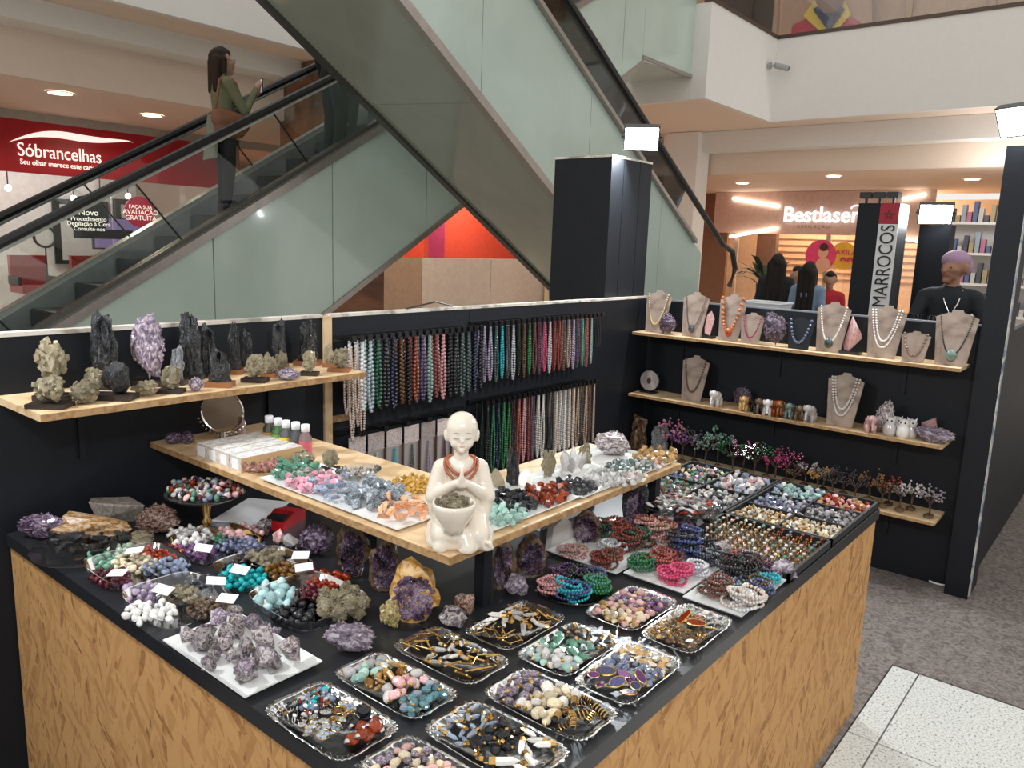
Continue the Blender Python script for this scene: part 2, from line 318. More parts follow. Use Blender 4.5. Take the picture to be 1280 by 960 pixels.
for k in range(9): bx('slat', (25.33, 3.2, .9+k*.2), (25.4, 10.4, .92+k*.2), pm('slat_edge', (.55, .36, .24), .6), bpy.data.objects['wall_clinic'])
for yy in (10.05, 7.35, 4.2): MB().box((0, yy, 0), (.1, yy+.1, b.z)).build('mullion', pm('mullion', (.6, .5, .42), .4, .4), cl)
e = thing('wall_speaker', 'brown box hung on the warm clinic wall', 'speaker', PX(957, 313, 24)); MB().box((0, -.3, -.5), (.25, .3, .5)).build('case', pm('brown_case', (.14, .08, .06), .5), e); MB().box((-.02, -.25, -.45), (0, .25, .45)).build('grille', pm('brown_grille', (.2, .12, .09), .7), e)
def disc(x, y, r, X, name, m, parent):
    p = PX(x, y, X); q = mpp(p); return MB().lathe([(r*q, 0), (r*q, .02)], 28, Matrix.Translation(p-parent.location) @ Matrix.Rotation(-R90, 4, 'Y')).build(name, m, parent)
e = thing('clinic_poster', 'round pink and yellow offer sign in the clinic window', 'sign', PX(1040, 320, XF-.15))
disc(1026, 319, 19, XF-.15, 'pink_disc', pm('poster_pink', (.78, .06, .2), .5), e); disc(1054, 320, 17, XF-.14, 'yellow_disc', pm('poster_yellow', (.85, .5, .05), .5), e)
disc(1029, 316, 6.5, XF-.19, 'printed_face', pm('print_skin', (.75, .42, .3), .5), e); disc(1029, 331, 9, XF-.18, 'printed_shoulder', _m['print_skin'], e); disc(1030, 309, 5, XF-.2, 'printed_hair', pm('print_hair', (.06, .02, .02), .5), e)
text('lettering', 'AXILA', .2, pm('magenta_ink', (.6, .02, .15), .5), e, PX(1044, 318, XF-.2)-e.location, (R90, 0, -R90), .004); text('lettering', '99', .36, _m['magenta_ink'], e, PX(1049, 333, XF-.2)-e.location, (R90, 0, -R90), .004, bold=.01)
struct(bx('wall_far_right', (26, -9, 0), (26.1, 3.4, 6), pm('pale_blue_shop', (.6, .6, .62), .6))); struct(bx('wall_far_back', (-12, 20, 0), (34, 20.1, 12), WHT)); struct(bx('wall_side_clinic', (23.25, 10.6, 0), (23.4, 20, 3.4), pm('dim_brown', (.2, .11, .07), .5))); struct(bx('wall_side_clinic', (23.02, 2.0, 0), (26, 2.12, 3.4), PINKW))
# shop right of the clinic: shelves of goods
for k in range(4):
    e = thing('goods_rack', 'white wall rack of small coloured goods, %s tier' % ['lowest', 'second', 'third', 'topmost'][k], 'rack', (18.6, 2.5, .5+k*.62)); MB().box((.45, -1.5, -.5), (.5, 1.5, .0)).build('back_panel', WHT, e)
    MB().box((0, -1.5, 0), (.5, 1.5, .05)).build('board', WHT, e)
    for i in range(28):
        c = [(.5, .2, .28), (.12, .16, .3), (.6, .58, .55), (.10, .10, .12), (.45, .35, .2), (.35, .42, .5)][(i*5+k*3) % 6]
        MB().box((.1, -1.47+i*.105, .05), (.3, -1.39+i*.105, .05+.14+.07*((i*7+k*3) % 5))).build('packet', pm('packet%d' % ((i*5+k*3) % 6), c, .5), e)
# upper floor shop windows and the big portrait poster
BRZ = pm('bronze_glazing', (.35, .22, .12), .25, .3)
struct(bx('wall_upper', (19, -9, 5.9), (19.1, 14, 12), pm('upper_shop', (.42, .27, .17), .5))); struct(bx('wall_upper', (13.4, 12.5, 5.9), (19, 12.6, 12), _m['upper_shop'])); struct(bx('wall_upper', (-12, 12.5, 4.4), (13.4, 12.6, 12), WHT))
for k in range(9): bx('mullion', (18.9, 8.0-k*1.55, 5.9), (19, 8.12-k*1.55, 11), BRZ, bpy.data.objects['wall_upper'])
struct(bx('window_8', (XF-.13, 4.3, .05), (XF-.115, 10.0, b.z), gl)); struct(bx('window_6', (16.34, -9, 5.97), (16.36, 6.7, 7.0), gl)); struct(bx('window_7', (13.3, 6.74, 5.97), (16.3, 6.76, 7.0), gl))
e = thing('portrait_poster', 'large upstairs poster of a person in a red jacket with yellow collar', 'poster', PX(1030, 30, 18.7)); F = lambda x, y, d=0: PX(x, y, 18.7-d)-e.location
def flat(name, pts, m, d): MB().add([F(x, y, d) for x, y in pts]+[F(x, y, d-.015) for x, y in pts], [tuple(range(len(pts))), tuple(range(len(pts), 2*len(pts)))[::-1]]+[(i, (i+1) % len(pts), len(pts)+(i+1) % len(pts), len(pts)+i) for i in range(len(pts))]).build(name, m, e)
flat('sheet', [(975, 70), (975, -60), (1090, -60), (1090, 66)], pm('poster_tan', (.40, .24, .16), .5), 0)
flat('printed_jacket', [(985, 70), (990, 32), (1010, 22), (1024, 8), (1048, 8), (1062, 20), (1082, 32), (1086, 66)], pm('poster_red', (.40, .03, .05), .5), .03)
flat('printed_collar', [(1004, 20), (1018, 0), (1024, 6), (1034, 38), (1050, 6), (1056, 0), (1064, 18), (1040, 44), (1030, 44)], pm('poster_gold', (.6, .42, .05), .5), .06)
flat('printed_shirt', [(1016, 12), (1026, 4), (1048, 4), (1056, 12), (1036, 40)], pm('poster_navy', (.03, .04, .08), .5), .09)
flat('printed_face', [(1018, -30), (1020, 4), (1030, 16), (1044, 16), (1054, 4), (1056, -30)], pm('poster_skin', (.14, .06, .04), .5), .12)
# security camera on the fascia
p = PY(962, 82, 6.66); e = thing('security_camera', 'small grey security camera on the white fascia corner', 'camera', p)
MB().lathe([(.07, 0), (.07, .03)], 14, Matrix.Rotation(R90, 4, 'X')).build('mount', pm('cam_grey', (.35, .35, .36), .4), e); MB().cyl((0, -.02, 0), (.08, -.14, .0), .02).build('arm', _m['cam_grey'], e)
MB().cyl((.02, -.1, .0), (.22, -.28, -.04), .055, .06, 12).build('housing', _m['cam_grey'], e); MB().cyl((.21, -.27, -.04), (.24, -.30, -.045), .045, n=12).build('lens', RUB, e)
# ceiling downlights with spot lamps; the coral shop pair is added
def downlight(p, label, pw, c=(1, .82, .6), grp='ceiling downlights'):
    e = thing('downlight', label, 'ceiling light', p, 0, grp); MB().lathe([(.15, -.012), (.18, -.012), (.18, .0)], 18, cap=False).build('trim', WHT, e); MB().lathe([(.15, -.008), (.15, -.004)], 18).build('lens', glow('warm_lens', (1, .88, .7), 9), e)
    lamp('downlight_lamp', 'SPOT', (p.x, p.y, p.z-.03), pw, c, .12, (p.x, p.y, 0), 165, .3)
for x, y in ((75, 116), (190, 144)): downlight(PZ(x, y, 3.455), 'round warm downlight in the ceiling before the red sign', 60, grp='downlights before the red sign')
for x, y in ((928, 229), (1042, 220), (1215, 224)): downlight(PZ(x, y, 3.395), 'round warm downlight in the ceiling before the clinic', 80, grp='downlights before the clinic')
for q in ((0, 13, 3.45), (10.5, 13, 3.45)): downlight(Vector(q), 'round warm downlight in the ceiling before the red sign', 60, grp='downlights before the red sign')
for q in ((12.4, 12.5, 3.45), (16.2, 12.2, 4.30)): downlight(Vector(q), 'added warm downlight brightening the hoarding before the coral shop', 160, grp='added downlights before the coral shop')  # unseen extra pair, added to brighten the hoarding and coral shop
for q in ((2, 16.5, 3.2), (6, 16.5, 3.2)): lamp('shop_lamp', 'POINT', q, 110, (1, .96, .92), .3)
for q in ((24, 8.8, 3.0), (24, 6, 3.0)): lamp('clinic_lamp', 'POINT', q, 130, (1, .76, .52), .3)
for q in ((14.2, 15.8, 3.1), (18, 15.8, 3.1)): lamp('red_shop_lamp', 'POINT', q, 120, (1, .75, .6), .3)
lamp('goods_lamp', 'POINT', (16.9, 2.5, 3.0), 60, (1, .97, .95), .3)
# ================================================================ ESCALATORS
GREEN = pm('green_glass_cladding', (.50, .60, .54), .12, coat=.3, var=.03, scale=1.5); SOFF = pm('shaded_olive_glass', (.30, .32, .27), .12, coat=.3, var=.05, scale=1.2)  # soffit olive is darkened: the shade of its downward side is in the colour
BAL = clear('balustrade_glass', (.95, .975, .965), .02, -.03); STEPM = pm('step_metal', (.05, .05, .055), .4, .7)
STRIP = pm('pale_metal_strip', (.55, .58, .56), .3, .7)
def band(m, Y0, Y1, pts_lo, pts_hi):
    """solid plate between two XZ polylines from Y0 to Y1"""
    n = len(pts_lo); vs = [(x, Y0, z) for x, z in pts_lo]+[(x, Y0, z) for x, z in pts_hi]+[(x, Y1, z) for x, z in pts_lo]+[(x, Y1, z) for x, z in pts_hi]; fs = []
    for i in range(n-1):
        fs += [(i, i+1, n+i+1, n+i), (2*n+i+1, 2*n+i, 3*n+i, 3*n+i+1), (i, 2*n+i, 2*n+i+1, i+1), (n+i, n+i+1, 3*n+i+1, 3*n+i)]
    fs += [(0, n, 3*n, 2*n), (n-1, 3*n-1, 4*n-1, 2*n-1)]
    return m.add(vs, fs)
# -- escalator rising to the right, the far one
Y1n, Y1f = 7.0, 8.25
trim = lambda X: .86+(X-2.61)*.587
low = lambda X: max(.0, .80+(X-5.22)*.600)
hand = lambda X: 1.49+(X-2.22)*.5586
e1 = thing('escalator', 'escalator carrying the woman in the green jacket, green glass clad', 'escalator', (0, 0, 0))
TX = 11.6
cuts = [1.2, 2.6, 4.0, 5.4, 6.8, 8.2, 9.6, 11.0, TX]
for a, b in zip(cuts, cuts[1:]):
    band(MB(), Y1n, Y1n+.04, [(a+.006, low(a)), (b-.006, low(b))], [(a+.006, trim(a)), (b-.006, trim(b))]).build('cladding_panel', GREEN, e1)
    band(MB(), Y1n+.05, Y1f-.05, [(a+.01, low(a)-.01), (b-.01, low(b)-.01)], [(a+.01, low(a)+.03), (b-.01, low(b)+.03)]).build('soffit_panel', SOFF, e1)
band(MB(), Y1n, Y1f, [(TX, low(TX)), (13.3, 4.70)], [(TX, trim(TX)), (13.3, 6.0)]).build('landing', GREEN, e1)
for (f, t, nm, q0) in ((trim, .07, 'top_trim', 1.2), (low, .05, 'bottom_trim', 3.95)):
    band(MB(), Y1n-.03, Y1n+.05, [(q0, f(q0)-t), (TX, f(TX)-t)], [(q0, f(q0)+.02), (TX, f(TX)+.02)]).build(nm, METAL, e1)
band(MB(), Y1n-.02, Y1n+.03, [(TX, 4.66), (13.3, 4.66)], [(TX, 4.72), (13.3, 4.72)]).build('bottom_trim', METAL, e1)
for Y, nm in ((Y1n+.1, 'near'), (Y1f-.12, 'far')):
    band(MB(), Y-.05, Y+.07, [(1.2, trim(1.2)+.0), (TX, trim(TX)+.0)], [(1.2, trim(1.2)+.06), (TX, trim(TX)+.06)]).build('deck', STRIP if nm == 'far' else DKMET, e1)
    band(MB(), Y+(.1 if nm == 'near' else -.1), Y+(.11 if nm == 'near' else -.09), [(1.2, trim(1.2)-.4), (TX, trim(TX)-.4)], [(1.2, trim(1.2)+.02), (TX, trim(TX)+.02)]).build('skirt', STRIP if nm == 'far' else DKMET, e1)
    xs = [.9+1.42*k for k in range(8)]
    for a, b in zip(xs, xs[1:]):
        sh = .42
        band(MB(), Y, Y+.012, [(a+.004+sh*0, trim(a)+.06), (b-.004, trim(b)+.06)], [(a+.004-sh, hand(a-sh)-.03), (b-.004-sh, hand(b-sh)-.03)]).build('glass_panel', BAL, e1)
        MB().cyl((b, Y+.006, trim(b)+.06), (b-sh, Y+.006, hand(b-sh)-.03), .009, n=6).build('glass_joint', RUB, e1)
    dz = .02 if nm == 'far' else 0
    MB().tube([(x, Y+.006, hand(x)+dz) for x in (.6, 3, 6, 9, TX, 12.2)], .042, 8).build('handrail', RUB, e1)
    MB().tube([(x, Y+.006, hand(x)-.05+dz) for x in (.6, 3, 6, 9, TX, 12.2)], .02, 6).build('rail_profile', STRIP, e1)
sm = MB().box((0, Y1n+.22, -.21), (.40, Y1f-.24, 0)).box((-.012, Y1n+.22, -.21), (0, Y1f-.24, -.01)).mesh('step', STEPM)
STEPX = [1.15+.4*k for k in range(26)]; stepz = lambda x: 1.83+(x-4.35)*.5775
for x in STEPX: ob('step', sm, e1, (x, 0, stepz(x)))
# -- escalator falling to the right, the near one, seen from below
Y2n, Y2f = 4.8, 6.28
lo2 = lambda X: 6.214-.635*X; hi2 = lambda X: 7.446-.599*X; ha2 = lambda X: 7.86-.577*X; lf2 = lambda X: 6.08-.591*X
e2 = thing('escalator', 'nearer escalator crossing in front, seen from below with olive glass soffit coloured darker as shade', 'escalator', (0, 0, 0))
cuts = [-1.5, .2, 1.9, 3.6, 5.3, 7.0, 8.6, 9.75]
for a, b in zip(cuts, cuts[1:]):
    z = lambda v: max(0.0, v)
    band(MB(), Y2n, Y2n+.04, [(a+.004, z(lo2(a))), (b-.004, z(lo2(b)))], [(a+.004, hi2(a)), (b-.004, hi2(b))]).build('cladding_panel', GREEN, e2)
    if b < 9.6:
        vs = [(a+.006, Y2n+.03, lo2(a)), (b-.006, Y2n+.03, lo2(b)), (b-.006, Y2f, lf2(b)), (a+.006, Y2f, lf2(a))]
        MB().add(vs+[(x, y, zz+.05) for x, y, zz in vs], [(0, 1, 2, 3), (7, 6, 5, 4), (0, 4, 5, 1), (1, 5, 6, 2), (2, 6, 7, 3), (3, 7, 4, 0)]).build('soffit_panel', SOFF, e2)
    band(MB(), Y2f, Y2f+.04, [(a, z(lf2(a))), (b, z(lf2(b)))], [(a, hi2(a)), (b, hi2(b))]).build('cladding_panel', GREEN, e2)
def strip(f, Y, t, nm, m, w=.06): band(MB(), Y-w, Y+.02, [(-1.5, f(-1.5)-t), (9.5, f(9.5)-t)], [(-1.5, f(-1.5)+.03), (9.5, f(9.5)+.03)]).build(nm, m, e2)
strip(lo2, Y2n, .06, 'bottom_trim', METAL); strip(hi2, Y2n, .02, 'top_trim', METAL); strip(lf2, Y2f+.04, .04, 'bottom_trim', DKMET)
for Y in (Y2n+.1, Y2f-.1):
    xs = [-1.4+1.5*k for k in range(8)]
    for a, b in zip(xs, xs[1:]): band(MB(), Y, Y+.012, [(a+.004, hi2(a)), (b-.004, hi2(b))], [(a+.3, ha2(a+.3)-.02), (b+.292, ha2(b+.29)-.02)]).build('glass_panel', BAL, e2)
    MB().tube([(x, Y, ha2(x)) for x in (-1.5, 2, 5, 8, 10.6)], .04, 8).build('handrail', RUB, e2)
    MB().tube([(10.6, Y, ha2(10.6)), (10.95, Y, ha2(10.6)-.1), (11.1, Y, ha2(10.6)-.35), (10.95, Y, ha2(10.6)-.6)], .04, 8).build('handrail', RUB, e2)
sm2 = MB().box((-.4, Y2n+.2, -.21), (0, Y2f-.2, 0)).mesh('step', STEPM)
for k in range(27): x = -1.2+.4*k; ob('step', sm2, e2, (x, 0, hi2(x)-.12))
# ================================================================ STALL SHELL
EDGE = mineral('raw_wood_edge', [(.30, .27, .23), (.62, .56, .48), (.72, .68, .62)], 9, .7, rand=False)
PINE = mineral('plywood', [(.50, .33, .17), (.66, .47, .27), (.72, .54, .33)], 5, .5, rand=False, dist=3); PLYEDGE = mineral('plywood_edge', [(.28, .15, .06), (.45, .28, .13)], 40, .6, rand=False)
YW, XW = 2.45, 4.33
def wallpanel(x0, x1, nm='panel'):
    bx(nm, (x0, YW, 0), (x1, YW+.035, 1.345), BLK, wb_); bx('raw_edge', (x0, YW-.002, 1.345), (x1, YW+.037, 1.357), EDGE, wb_)
wb_ = struct(ob('wall_back', None))
wallpanel(-1.4, 1.84); wallpanel(1.875, 2.665); wallpanel(2.668, XW+.03)
bx('post', (1.84, YW-.012, 0), (1.875, YW+.03, 1.35), PINE, wb_)
MB().box((1.875, YW-.012, .93), (2.03, YW, .955)).build('rung', PLYEDGE, wb_)
wr = struct(ob('wall_right', None)); bx('panel', (XW, .64, 0), (XW+.03, YW, 1.335), BLK, wr); bx('raw_edge', (XW-.001, .64, 1.335), (XW+.031, YW, 1.343), pm('grey_edge', (.2, .22, .25), .6), wr)
ws = struct(ob('wall_side', None)); bx('panel', (4.5, .56, 0), (7.4, .59, 1.30), BLK, ws); bx('panel', (4.36, .60, 0), (4.52, .625, 1.30), BLK, ws)
pl = thing('stall_pillar', 'tall black corner pillar with a bright floodlight at the aisle', 'pillar', (4.235, .525, 0))
bx('board', (0, 0, 0), (.02, .105, 2.16), BLK, pl); bx('board', (.02, 0, 0), (.24, .02, 2.16), BLK, pl); bx('board', (.02, .085, 0), (.24, .105, 2.16), BLK, pl)
bx('taped_edge', (-.002, -.004, .02), (.05, .0, 2.1), mineral('scuffed_tape', [(.12, .16, .24), (.45, .46, .46), (.62, .60, .56)], 14, .6, rand=False), pl)
pb = thing('stall_pillar', 'tall black square column with a floodlight behind the wall corner', 'pillar', (3.86, 2.487, 0))
bx('board', (0, 0, 0), (.13, .025, 2.15), BLK, pb); bx('board', (.134, -.0, 0), (.31, .025, 2.15), BLK, pb); bx('board', (.314, 0, 0), (.45, .025, 2.15), BLK, pb); bx('board', (.0, .025, 0), (.025, .4, 2.15), BLK, pb); bx('board', (.425, .025, 0), (.45, .4, 2.15), BLK, pb); bx('top_edge', (0, -.003, 2.15), (.45, .4, 2.162), EDGE, pb)
def flood(label, loc, target, power, w=.2, color=(.92, .96, 1.0)):
    q = (Vector(target)-Vector(loc)).to_track_quat('-Z', 'Y'); e = tag(ob('floodlight', None, None, loc, q), label, 'floodlight')
    MB().box((-w/2, -w*.36, 0), (w/2, w*.36, .04)).box((-w*.4, -w*.28, .04), (w*.4, w*.28, .06)).build('housing', RUB, e)
    MB().box((-w*.46, -w*.32, -.004), (w*.46, w*.32, 0)).build('led_face', glow('led_white', (.95, .98, 1), 30), e)
    MB().tube([(-w*.54, 0, .02), (-w*.54, -.02, .11), (w*.54, -.02, .11), (w*.54, 0, .02)], .008).build('bracket', RUB, e)
    lamp('flood_lamp', 'AREA', Vector(loc)+(Vector(target)-Vector(loc)).normalized()*.03, power, color, w, target); return e
flood('bright white floodlight on top of the black corner column', (4.02, 2.40, 2.26), (1.9, 1.1, .8), 32)
flood('bright white floodlight on top of the aisle pillar', (4.27, .60, 2.27), (2.0, 1.6, .8), 27)
# a third pole stands at the hidden left end of the wall
p3_ = thing('stall_pillar', 'tall black column at the far free end of the stall wall', 'pillar', (-.05, 2.487, 0)); bx('board', (0, 0, 0), (.3, .025, 2.15), BLK, p3_); bx('board', (0, .025, 0), (.025, .3, 2.15), BLK, p3_)
flood('white floodlight on the free end column of the stall', (.1, 2.38, 2.26), (2.1, 1.2, .8), 22)
p4_ = thing('floodlight_stand', 'black floodlight stand before the stall corner', 'light stand', (-.55, -.75, 0)); MB().cyl((0, 0, 0), (0, 0, 2.5), .02).build('pole', RUB, p4_); MB().lathe([(.25, 0), (.25, .02), (.03, .04)], 18).build('foot', RUB, p4_)
flood('white floodlight on the stand before the stall corner', (-.5, -.7, 2.60), (2.2, 1.6, .8), 32)
# ---- counter: black top, strand board faces
OSBR = osb('strand_board', (.13, .05, .014), (.38, .185, .058), (.52, .285, .105))
ct = thing('display_counter', 'L shaped stall counter with black top and strand board front panels', 'counter', (0, 0, 0))
TOP = pm('black_top', (.018, .019, .022), .3)
m = MB(); m.prism([(.73, .65), (2.842, .65), (2.842, 1.42), (1.62, 1.42), (1.62, 2.44), (.73, 2.44)], .75, .785); m.build('top', TOP, ct)
bx('panel', (.738, .662, 0), (.752, 2.44, .75), OSBR, ct)
bx('panel', (.738, .658, 0), (1.818, .672, .75), OSBR, ct); bx('panel', (1.822, .658, 0), (2.838, .672, .75), OSBR, ct); bx('panel', (2.824, .672, 0), (2.838, 1.41, .75), OSBR, ct)
# ---- left wall shelf
def shelf(name, label, a, b, mat=PINE, edge='x', br=()):
    e = thing(name, label, 'shelf', (0, 0, 0)); bx('plank', a, b, mat, e)
    if edge == 'x': bx('front_edge', (a[0], a[1]-.002, a[2]+.001), (b[0], a[1], b[2]-.001), PLYEDGE, e)
    else: bx('front_edge', (a[0]-.002, a[1], a[2]+.001), (a[0], b[1], b[2]-.001), PLYEDGE, e)
    for x in br:
        if edge == 'x': MB().box((x-.01, a[1]+.05, a[2]-.012), (x+.01, b[1], a[2])).box((x-.01, b[1]-.012, a[2]-.2), (x+.01, b[1], a[2])).build('bracket', BLK, e)
        else: MB().box((a[0]+.04, x-.01, a[2]-.012), (b[0], x+.01, a[2])).box((b[0]-.012, x-.01, a[2]-.17), (b[0], x+.01, a[2])).build('bracket', BLK, e)
    return e
ZL = 1.183
shelf('wall_shelf', 'plywood shelf of black tourmaline and pyrite on the back wall', (.735, 2.135, ZL-.02), (1.79, YW, ZL), br=(.95, 1.6))
ZR = (1.15, .772, .392)
for z, t, y0 in ((ZR[0], 'top plywood shelf with the necklace busts', .67), (ZR[1], 'middle plywood shelf with elephants and two busts', .70), (ZR[2], 'lowest plywood shelf carrying the wire gem trees', .69)):
    shelf('wall_shelf', t + ' on the right wall', (4.1, y0, z-.016), (XW, 2.43, z), edge='y', br=(.95, 1.6, 2.2))
# ---- raised L platform standing on the counter
ZP = .98
pf = thing('display_platform', 'raised L shaped plywood platform on black legs above the counter', 'platform', (0, 0, 0))
bx('board', (1.155, 1.10, ZP-.018), (1.56, 2.44, ZP), PINE, pf); bx('board', (1.56, 1.10, ZP-.018), (2.205, 1.45, ZP), PINE, pf)
bx('front_edge', (1.153, 1.10, ZP-.018), (1.155, 2.44, ZP-.001), PLYEDGE, pf); bx('front_edge', (1.155, 1.098, ZP-.018), (2.205, 1.10, ZP-.001), PLYEDGE, pf)
for x, y in ((1.34, 1.165), (2.15, 1.16), (1.37, 1.62), (2.15, 1.40), (1.5, 2.35)): bx('leg', (x-.015, y-.015, .785), (x+.015, y+.015, ZP-.018), BLK, pf)
# ================================================================ MINERALS, BEADS AND DISHES: shape library
def ico(sub):
    b = bmesh.new(); bmesh.ops.create_icosphere(b, subdivisions=sub, radius=1); v = [x.co.copy() for x in b.verts]; f = [tuple(q.index for q in p.verts) for p in b.faces]; b.free(); return v, f
ICO = {k: ico(k) for k in (1, 2, 3, 4)}
def hull(pts):
    b = bmesh.new(); [b.verts.new(p) for p in pts]; r = bmesh.ops.convex_hull(b, input=b.verts)
    bmesh.ops.delete(b, geom=[g for g in r['geom_interior'] if isinstance(g, bmesh.types.BMVert)], context='VERTS')
    b.verts.index_update(); v = [x.co.copy() for x in b.verts]; f = [tuple(q.index for q in p.verts) for p in b.faces]; b.free(); return v, f
def g_tumbled(s):
    v, f = ICO[2]; o = Vector((s*3.1, s, 0)); sc_ = (1, .82, .66)
    return [Vector((p.x*sc_[0], p.y*sc_[1], p.z*sc_[2]))*(1+.22*noise.noise(p*1.1+o)) for p in v], f
def g_chunk(s):
    r = random.Random(s); return hull([Vector((r.gauss(0, 1), r.gauss(0, 1)*.85, r.gauss(0, 1)*.75)).normalized()*r.uniform(.75, 1.05) for _ in range(15)])
def g_rough(s):
    v, f = ICO[2]; o = Vector((s*5.3, 2, s)); return [Vector((p.x, p.y*.85, p.z*.75))*(1+.55*noise.noise(p*1.6+o)+.18*noise.noise(p*5+o)) for p in v], f
def hexpt(L, r, tip=.5, n=6):
    vs = [(r*math.cos(i*2*math.pi/n), r*math.sin(i*2*math.pi/n), 0) for i in range(n)]+[(r*.9*math.cos(i*2*math.pi/n), r*.9*math.sin(i*2*math.pi/n), L*(1-tip)) for i in range(n)]+[(0, 0, L)]
    return vs, [(i, (i+1) % n, n+(i+1) % n, n+i) for i in range(n)]+[(n+i, n+(i+1) % n, 2*n) for i in range(n)]+[tuple(range(n))[::-1]]
def g_point(s):
    m = MB(); r = random.Random(s); m.add(*hexpt(2.4, r.uniform(.36, .5), .3), X=Matrix.Rotation(R90, 4, 'Y') @ Matrix.Translation((0, 0, -1.2))); return m.v, m.f
def g_flat(s):
    r = random.Random(s); return hull([Vector((r.uniform(-1.2, 1.2), r.uniform(-.7, .7), r.uniform(-.28, .28))) for _ in range(16)])
def g_slab(s):
    r = random.Random(s); return hull([Vector((r.uniform(-1.3, 1.3), r.uniform(-.45, .45), r.choice((-.3, .3))+r.uniform(-.08, .08))) for _ in range(14)])
def g_druse(s, n=90, sub=3):
    """rock with crystal points standing all over it"""
    r = random.Random(s); v, f = ICO[sub]; o = Vector((s*2.7, s*1.3, 0)); m = MB()
    vs = [p*(1+.3*noise.noise(p*1.2+o)+.1*noise.noise(p*4+o)) for p in v]; m.add(vs, f)
    for _ in range(n):
        p = Vector((r.gauss(0, 1), r.gauss(0, 1), r.gauss(0, 1))).normalized(); q = p*(.93+.3*noise.noise(p*1.2+o)); d = (p+Vector((r.uniform(-.5, .5), r.uniform(-.5, .5), r.uniform(-.3, .5)))).normalized()
        m.add(*hexpt(r.uniform(.14, .3), r.uniform(.06, .13), .6), X=Matrix.Translation(q) @ d.to_track_quat('Z', 'Y').to_matrix().to_4x4())
    return m.v, m.f
def g_pyrite(s, n=70):
    r = random.Random(s); v, f = ICO[2]; o = Vector((s*1.7, 3, s)); m = MB(); m.add([p*(.9+.35*noise.noise(p*1.5+o)) for p in v], f)
    for _ in range(n):
        p = Vector((r.gauss(0, 1), r.gauss(0, 1), r.gauss(0, 1))).normalized(); q = p*(.86+.35*noise.noise(p*1.5+o)); h = r.uniform(.07, .2)
        m.box((-h, -h, -h), (h, h, h), Matrix.Translation(q) @ Quaternion((r.gauss(0, 1), r.gauss(0, 1), r.gauss(0, 1), r.gauss(0, 1))).normalized().to_matrix().to_4x4())
    return m.v, m.f
def g_tourm(s, n=30, k=14):
    """upright striated black crystal, base at z=0, height 1, half width about .25"""
    r = random.Random(s); vs = []; fs = []; rid = [r.uniform(.78, 1.1) for _ in range(n)]; hh = [1-.26*r.random()**2-.20*abs(math.sin(i*math.pi/n+s)) for i in range(n)]
    for j in range(k):
        t = j/(k-1)
        for i in range(n):
            a = 2*math.pi*i/n; q = .26*rid[i]*(1-.22*t**3)*(1+.45*noise.noise((math.cos(a)*2+s, math.sin(a)*2, t*3)))+.02*r.uniform(-1, 1); z = t*hh[i]
            vs.append((q*math.cos(a), q*.72*math.sin(a), z))
    for j in range(k-1):
        for i in range(n): fs.append((j*n+i, j*n+(i+1) % n, j*n+n+(i+1) % n, j*n+n+i))
    vs.append((0, 0, .86)); c = len(vs)-1; fs += [((k-1)*n+i, (k-1)*n+(i+1) % n, c) for i in range(n)]; fs.append(tuple(range(n))[::-1]); return vs, fs
def g_geode(s):
    """standing half geode: rough back, crystal lined front (front faces -Y); base z=0, height 1"""
    r = random.Random(s); v, f = ICO[3]; o = Vector((s*2.1, 1, s)); m = MB()
    vs = []
    for p in v:
        q = Vector((p.x*.36, p.y*.26, p.z*.52))*(1+.5*noise.noise(p*1.3+o)+.12*noise.noise(p*4+o))
        if q.y < -.07: q.y = -.07+(q.y+.07)*.15
        q.z = max(q.z+.47, 0); vs.append(q)
    m.add(vs, f); m.cur = 1
    for _ in range(300):
        a, b = r.uniform(-.27, .27), r.uniform(.08, .86)
        if (a/.29)**2+((b-.47)/.43)**2 > 1: continue
        d = Vector((r.uniform(-.5, .5), -1, r.uniform(-.4, .5))).normalized()
        m.add(*hexpt(r.uniform(.05, .10), r.uniform(.025, .05), .6), X=Matrix.Translation((a, -.07, b)) @ d.to_track_quat('Z', 'Y').to_matrix().to_4x4())
    return m
SH = {'tumbled': g_tumbled, 'chunk': g_chunk, 'rough': g_rough, 'point': g_point, 'flat': g_flat, 'slab': g_slab, 'druse': g_druse, 'pyrite': g_pyrite, 'tourm': g_tourm}
SMOOTH = {'tumbled'}
_shape = {}
def shape(kind, i, mat):
    k = (kind, i, mat.name)
    if k not in _shape:
        v, f = SH[kind](i+1); me = bpy.data.meshes.new(kind); me.from_pydata([tuple(p) for p in v], [], f); me.materials.append(mat)
        if kind in SMOOTH: me.polygons.foreach_set('use_smooth', [True]*len(f))
        _shape[k] = me
    return _shape[k]
# mineral materials
PYR = mineral('pyrite', [(.16, .13, .08), (.44, .38, .26), (.66, .60, .46)], 60, .35, .55, .5, 160); AMD = mineral('amethyst_dark', [(.02, .012, .022), (.085, .05, .09), (.30, .23, .29)], 3, .16, bump=.5, bscale=16, coat=.3)
AML = mineral('amethyst_light', [(.11, .08, .12), (.27, .21, .27), (.56, .50, .54)], 3, .18, bump=.5, bscale=16, coat=.3); AMG = mineral('amethyst_chunk', [(.07, .055, .06), (.22, .18, .20), (.52, .48, .48), (.17, .14, .11)], 2.2, .22, bump=.2, bscale=9)
TOU = mineral('black_tourmaline', [(.006, .007, .008), (.014, .015, .018), (.045, .048, .052)], 12, .2, bump=.5, bscale=40, coat=.4); SCHIST = mineral('grey_schist', [(.05, .05, .05), (.22, .23, .24), (.42, .44, .46)], 40, .35, bump=.4)
def st(n, *c, rough=.12, sc_=6, **k): return mineral(n, list(c), sc_, rough, coat=.2, **k)
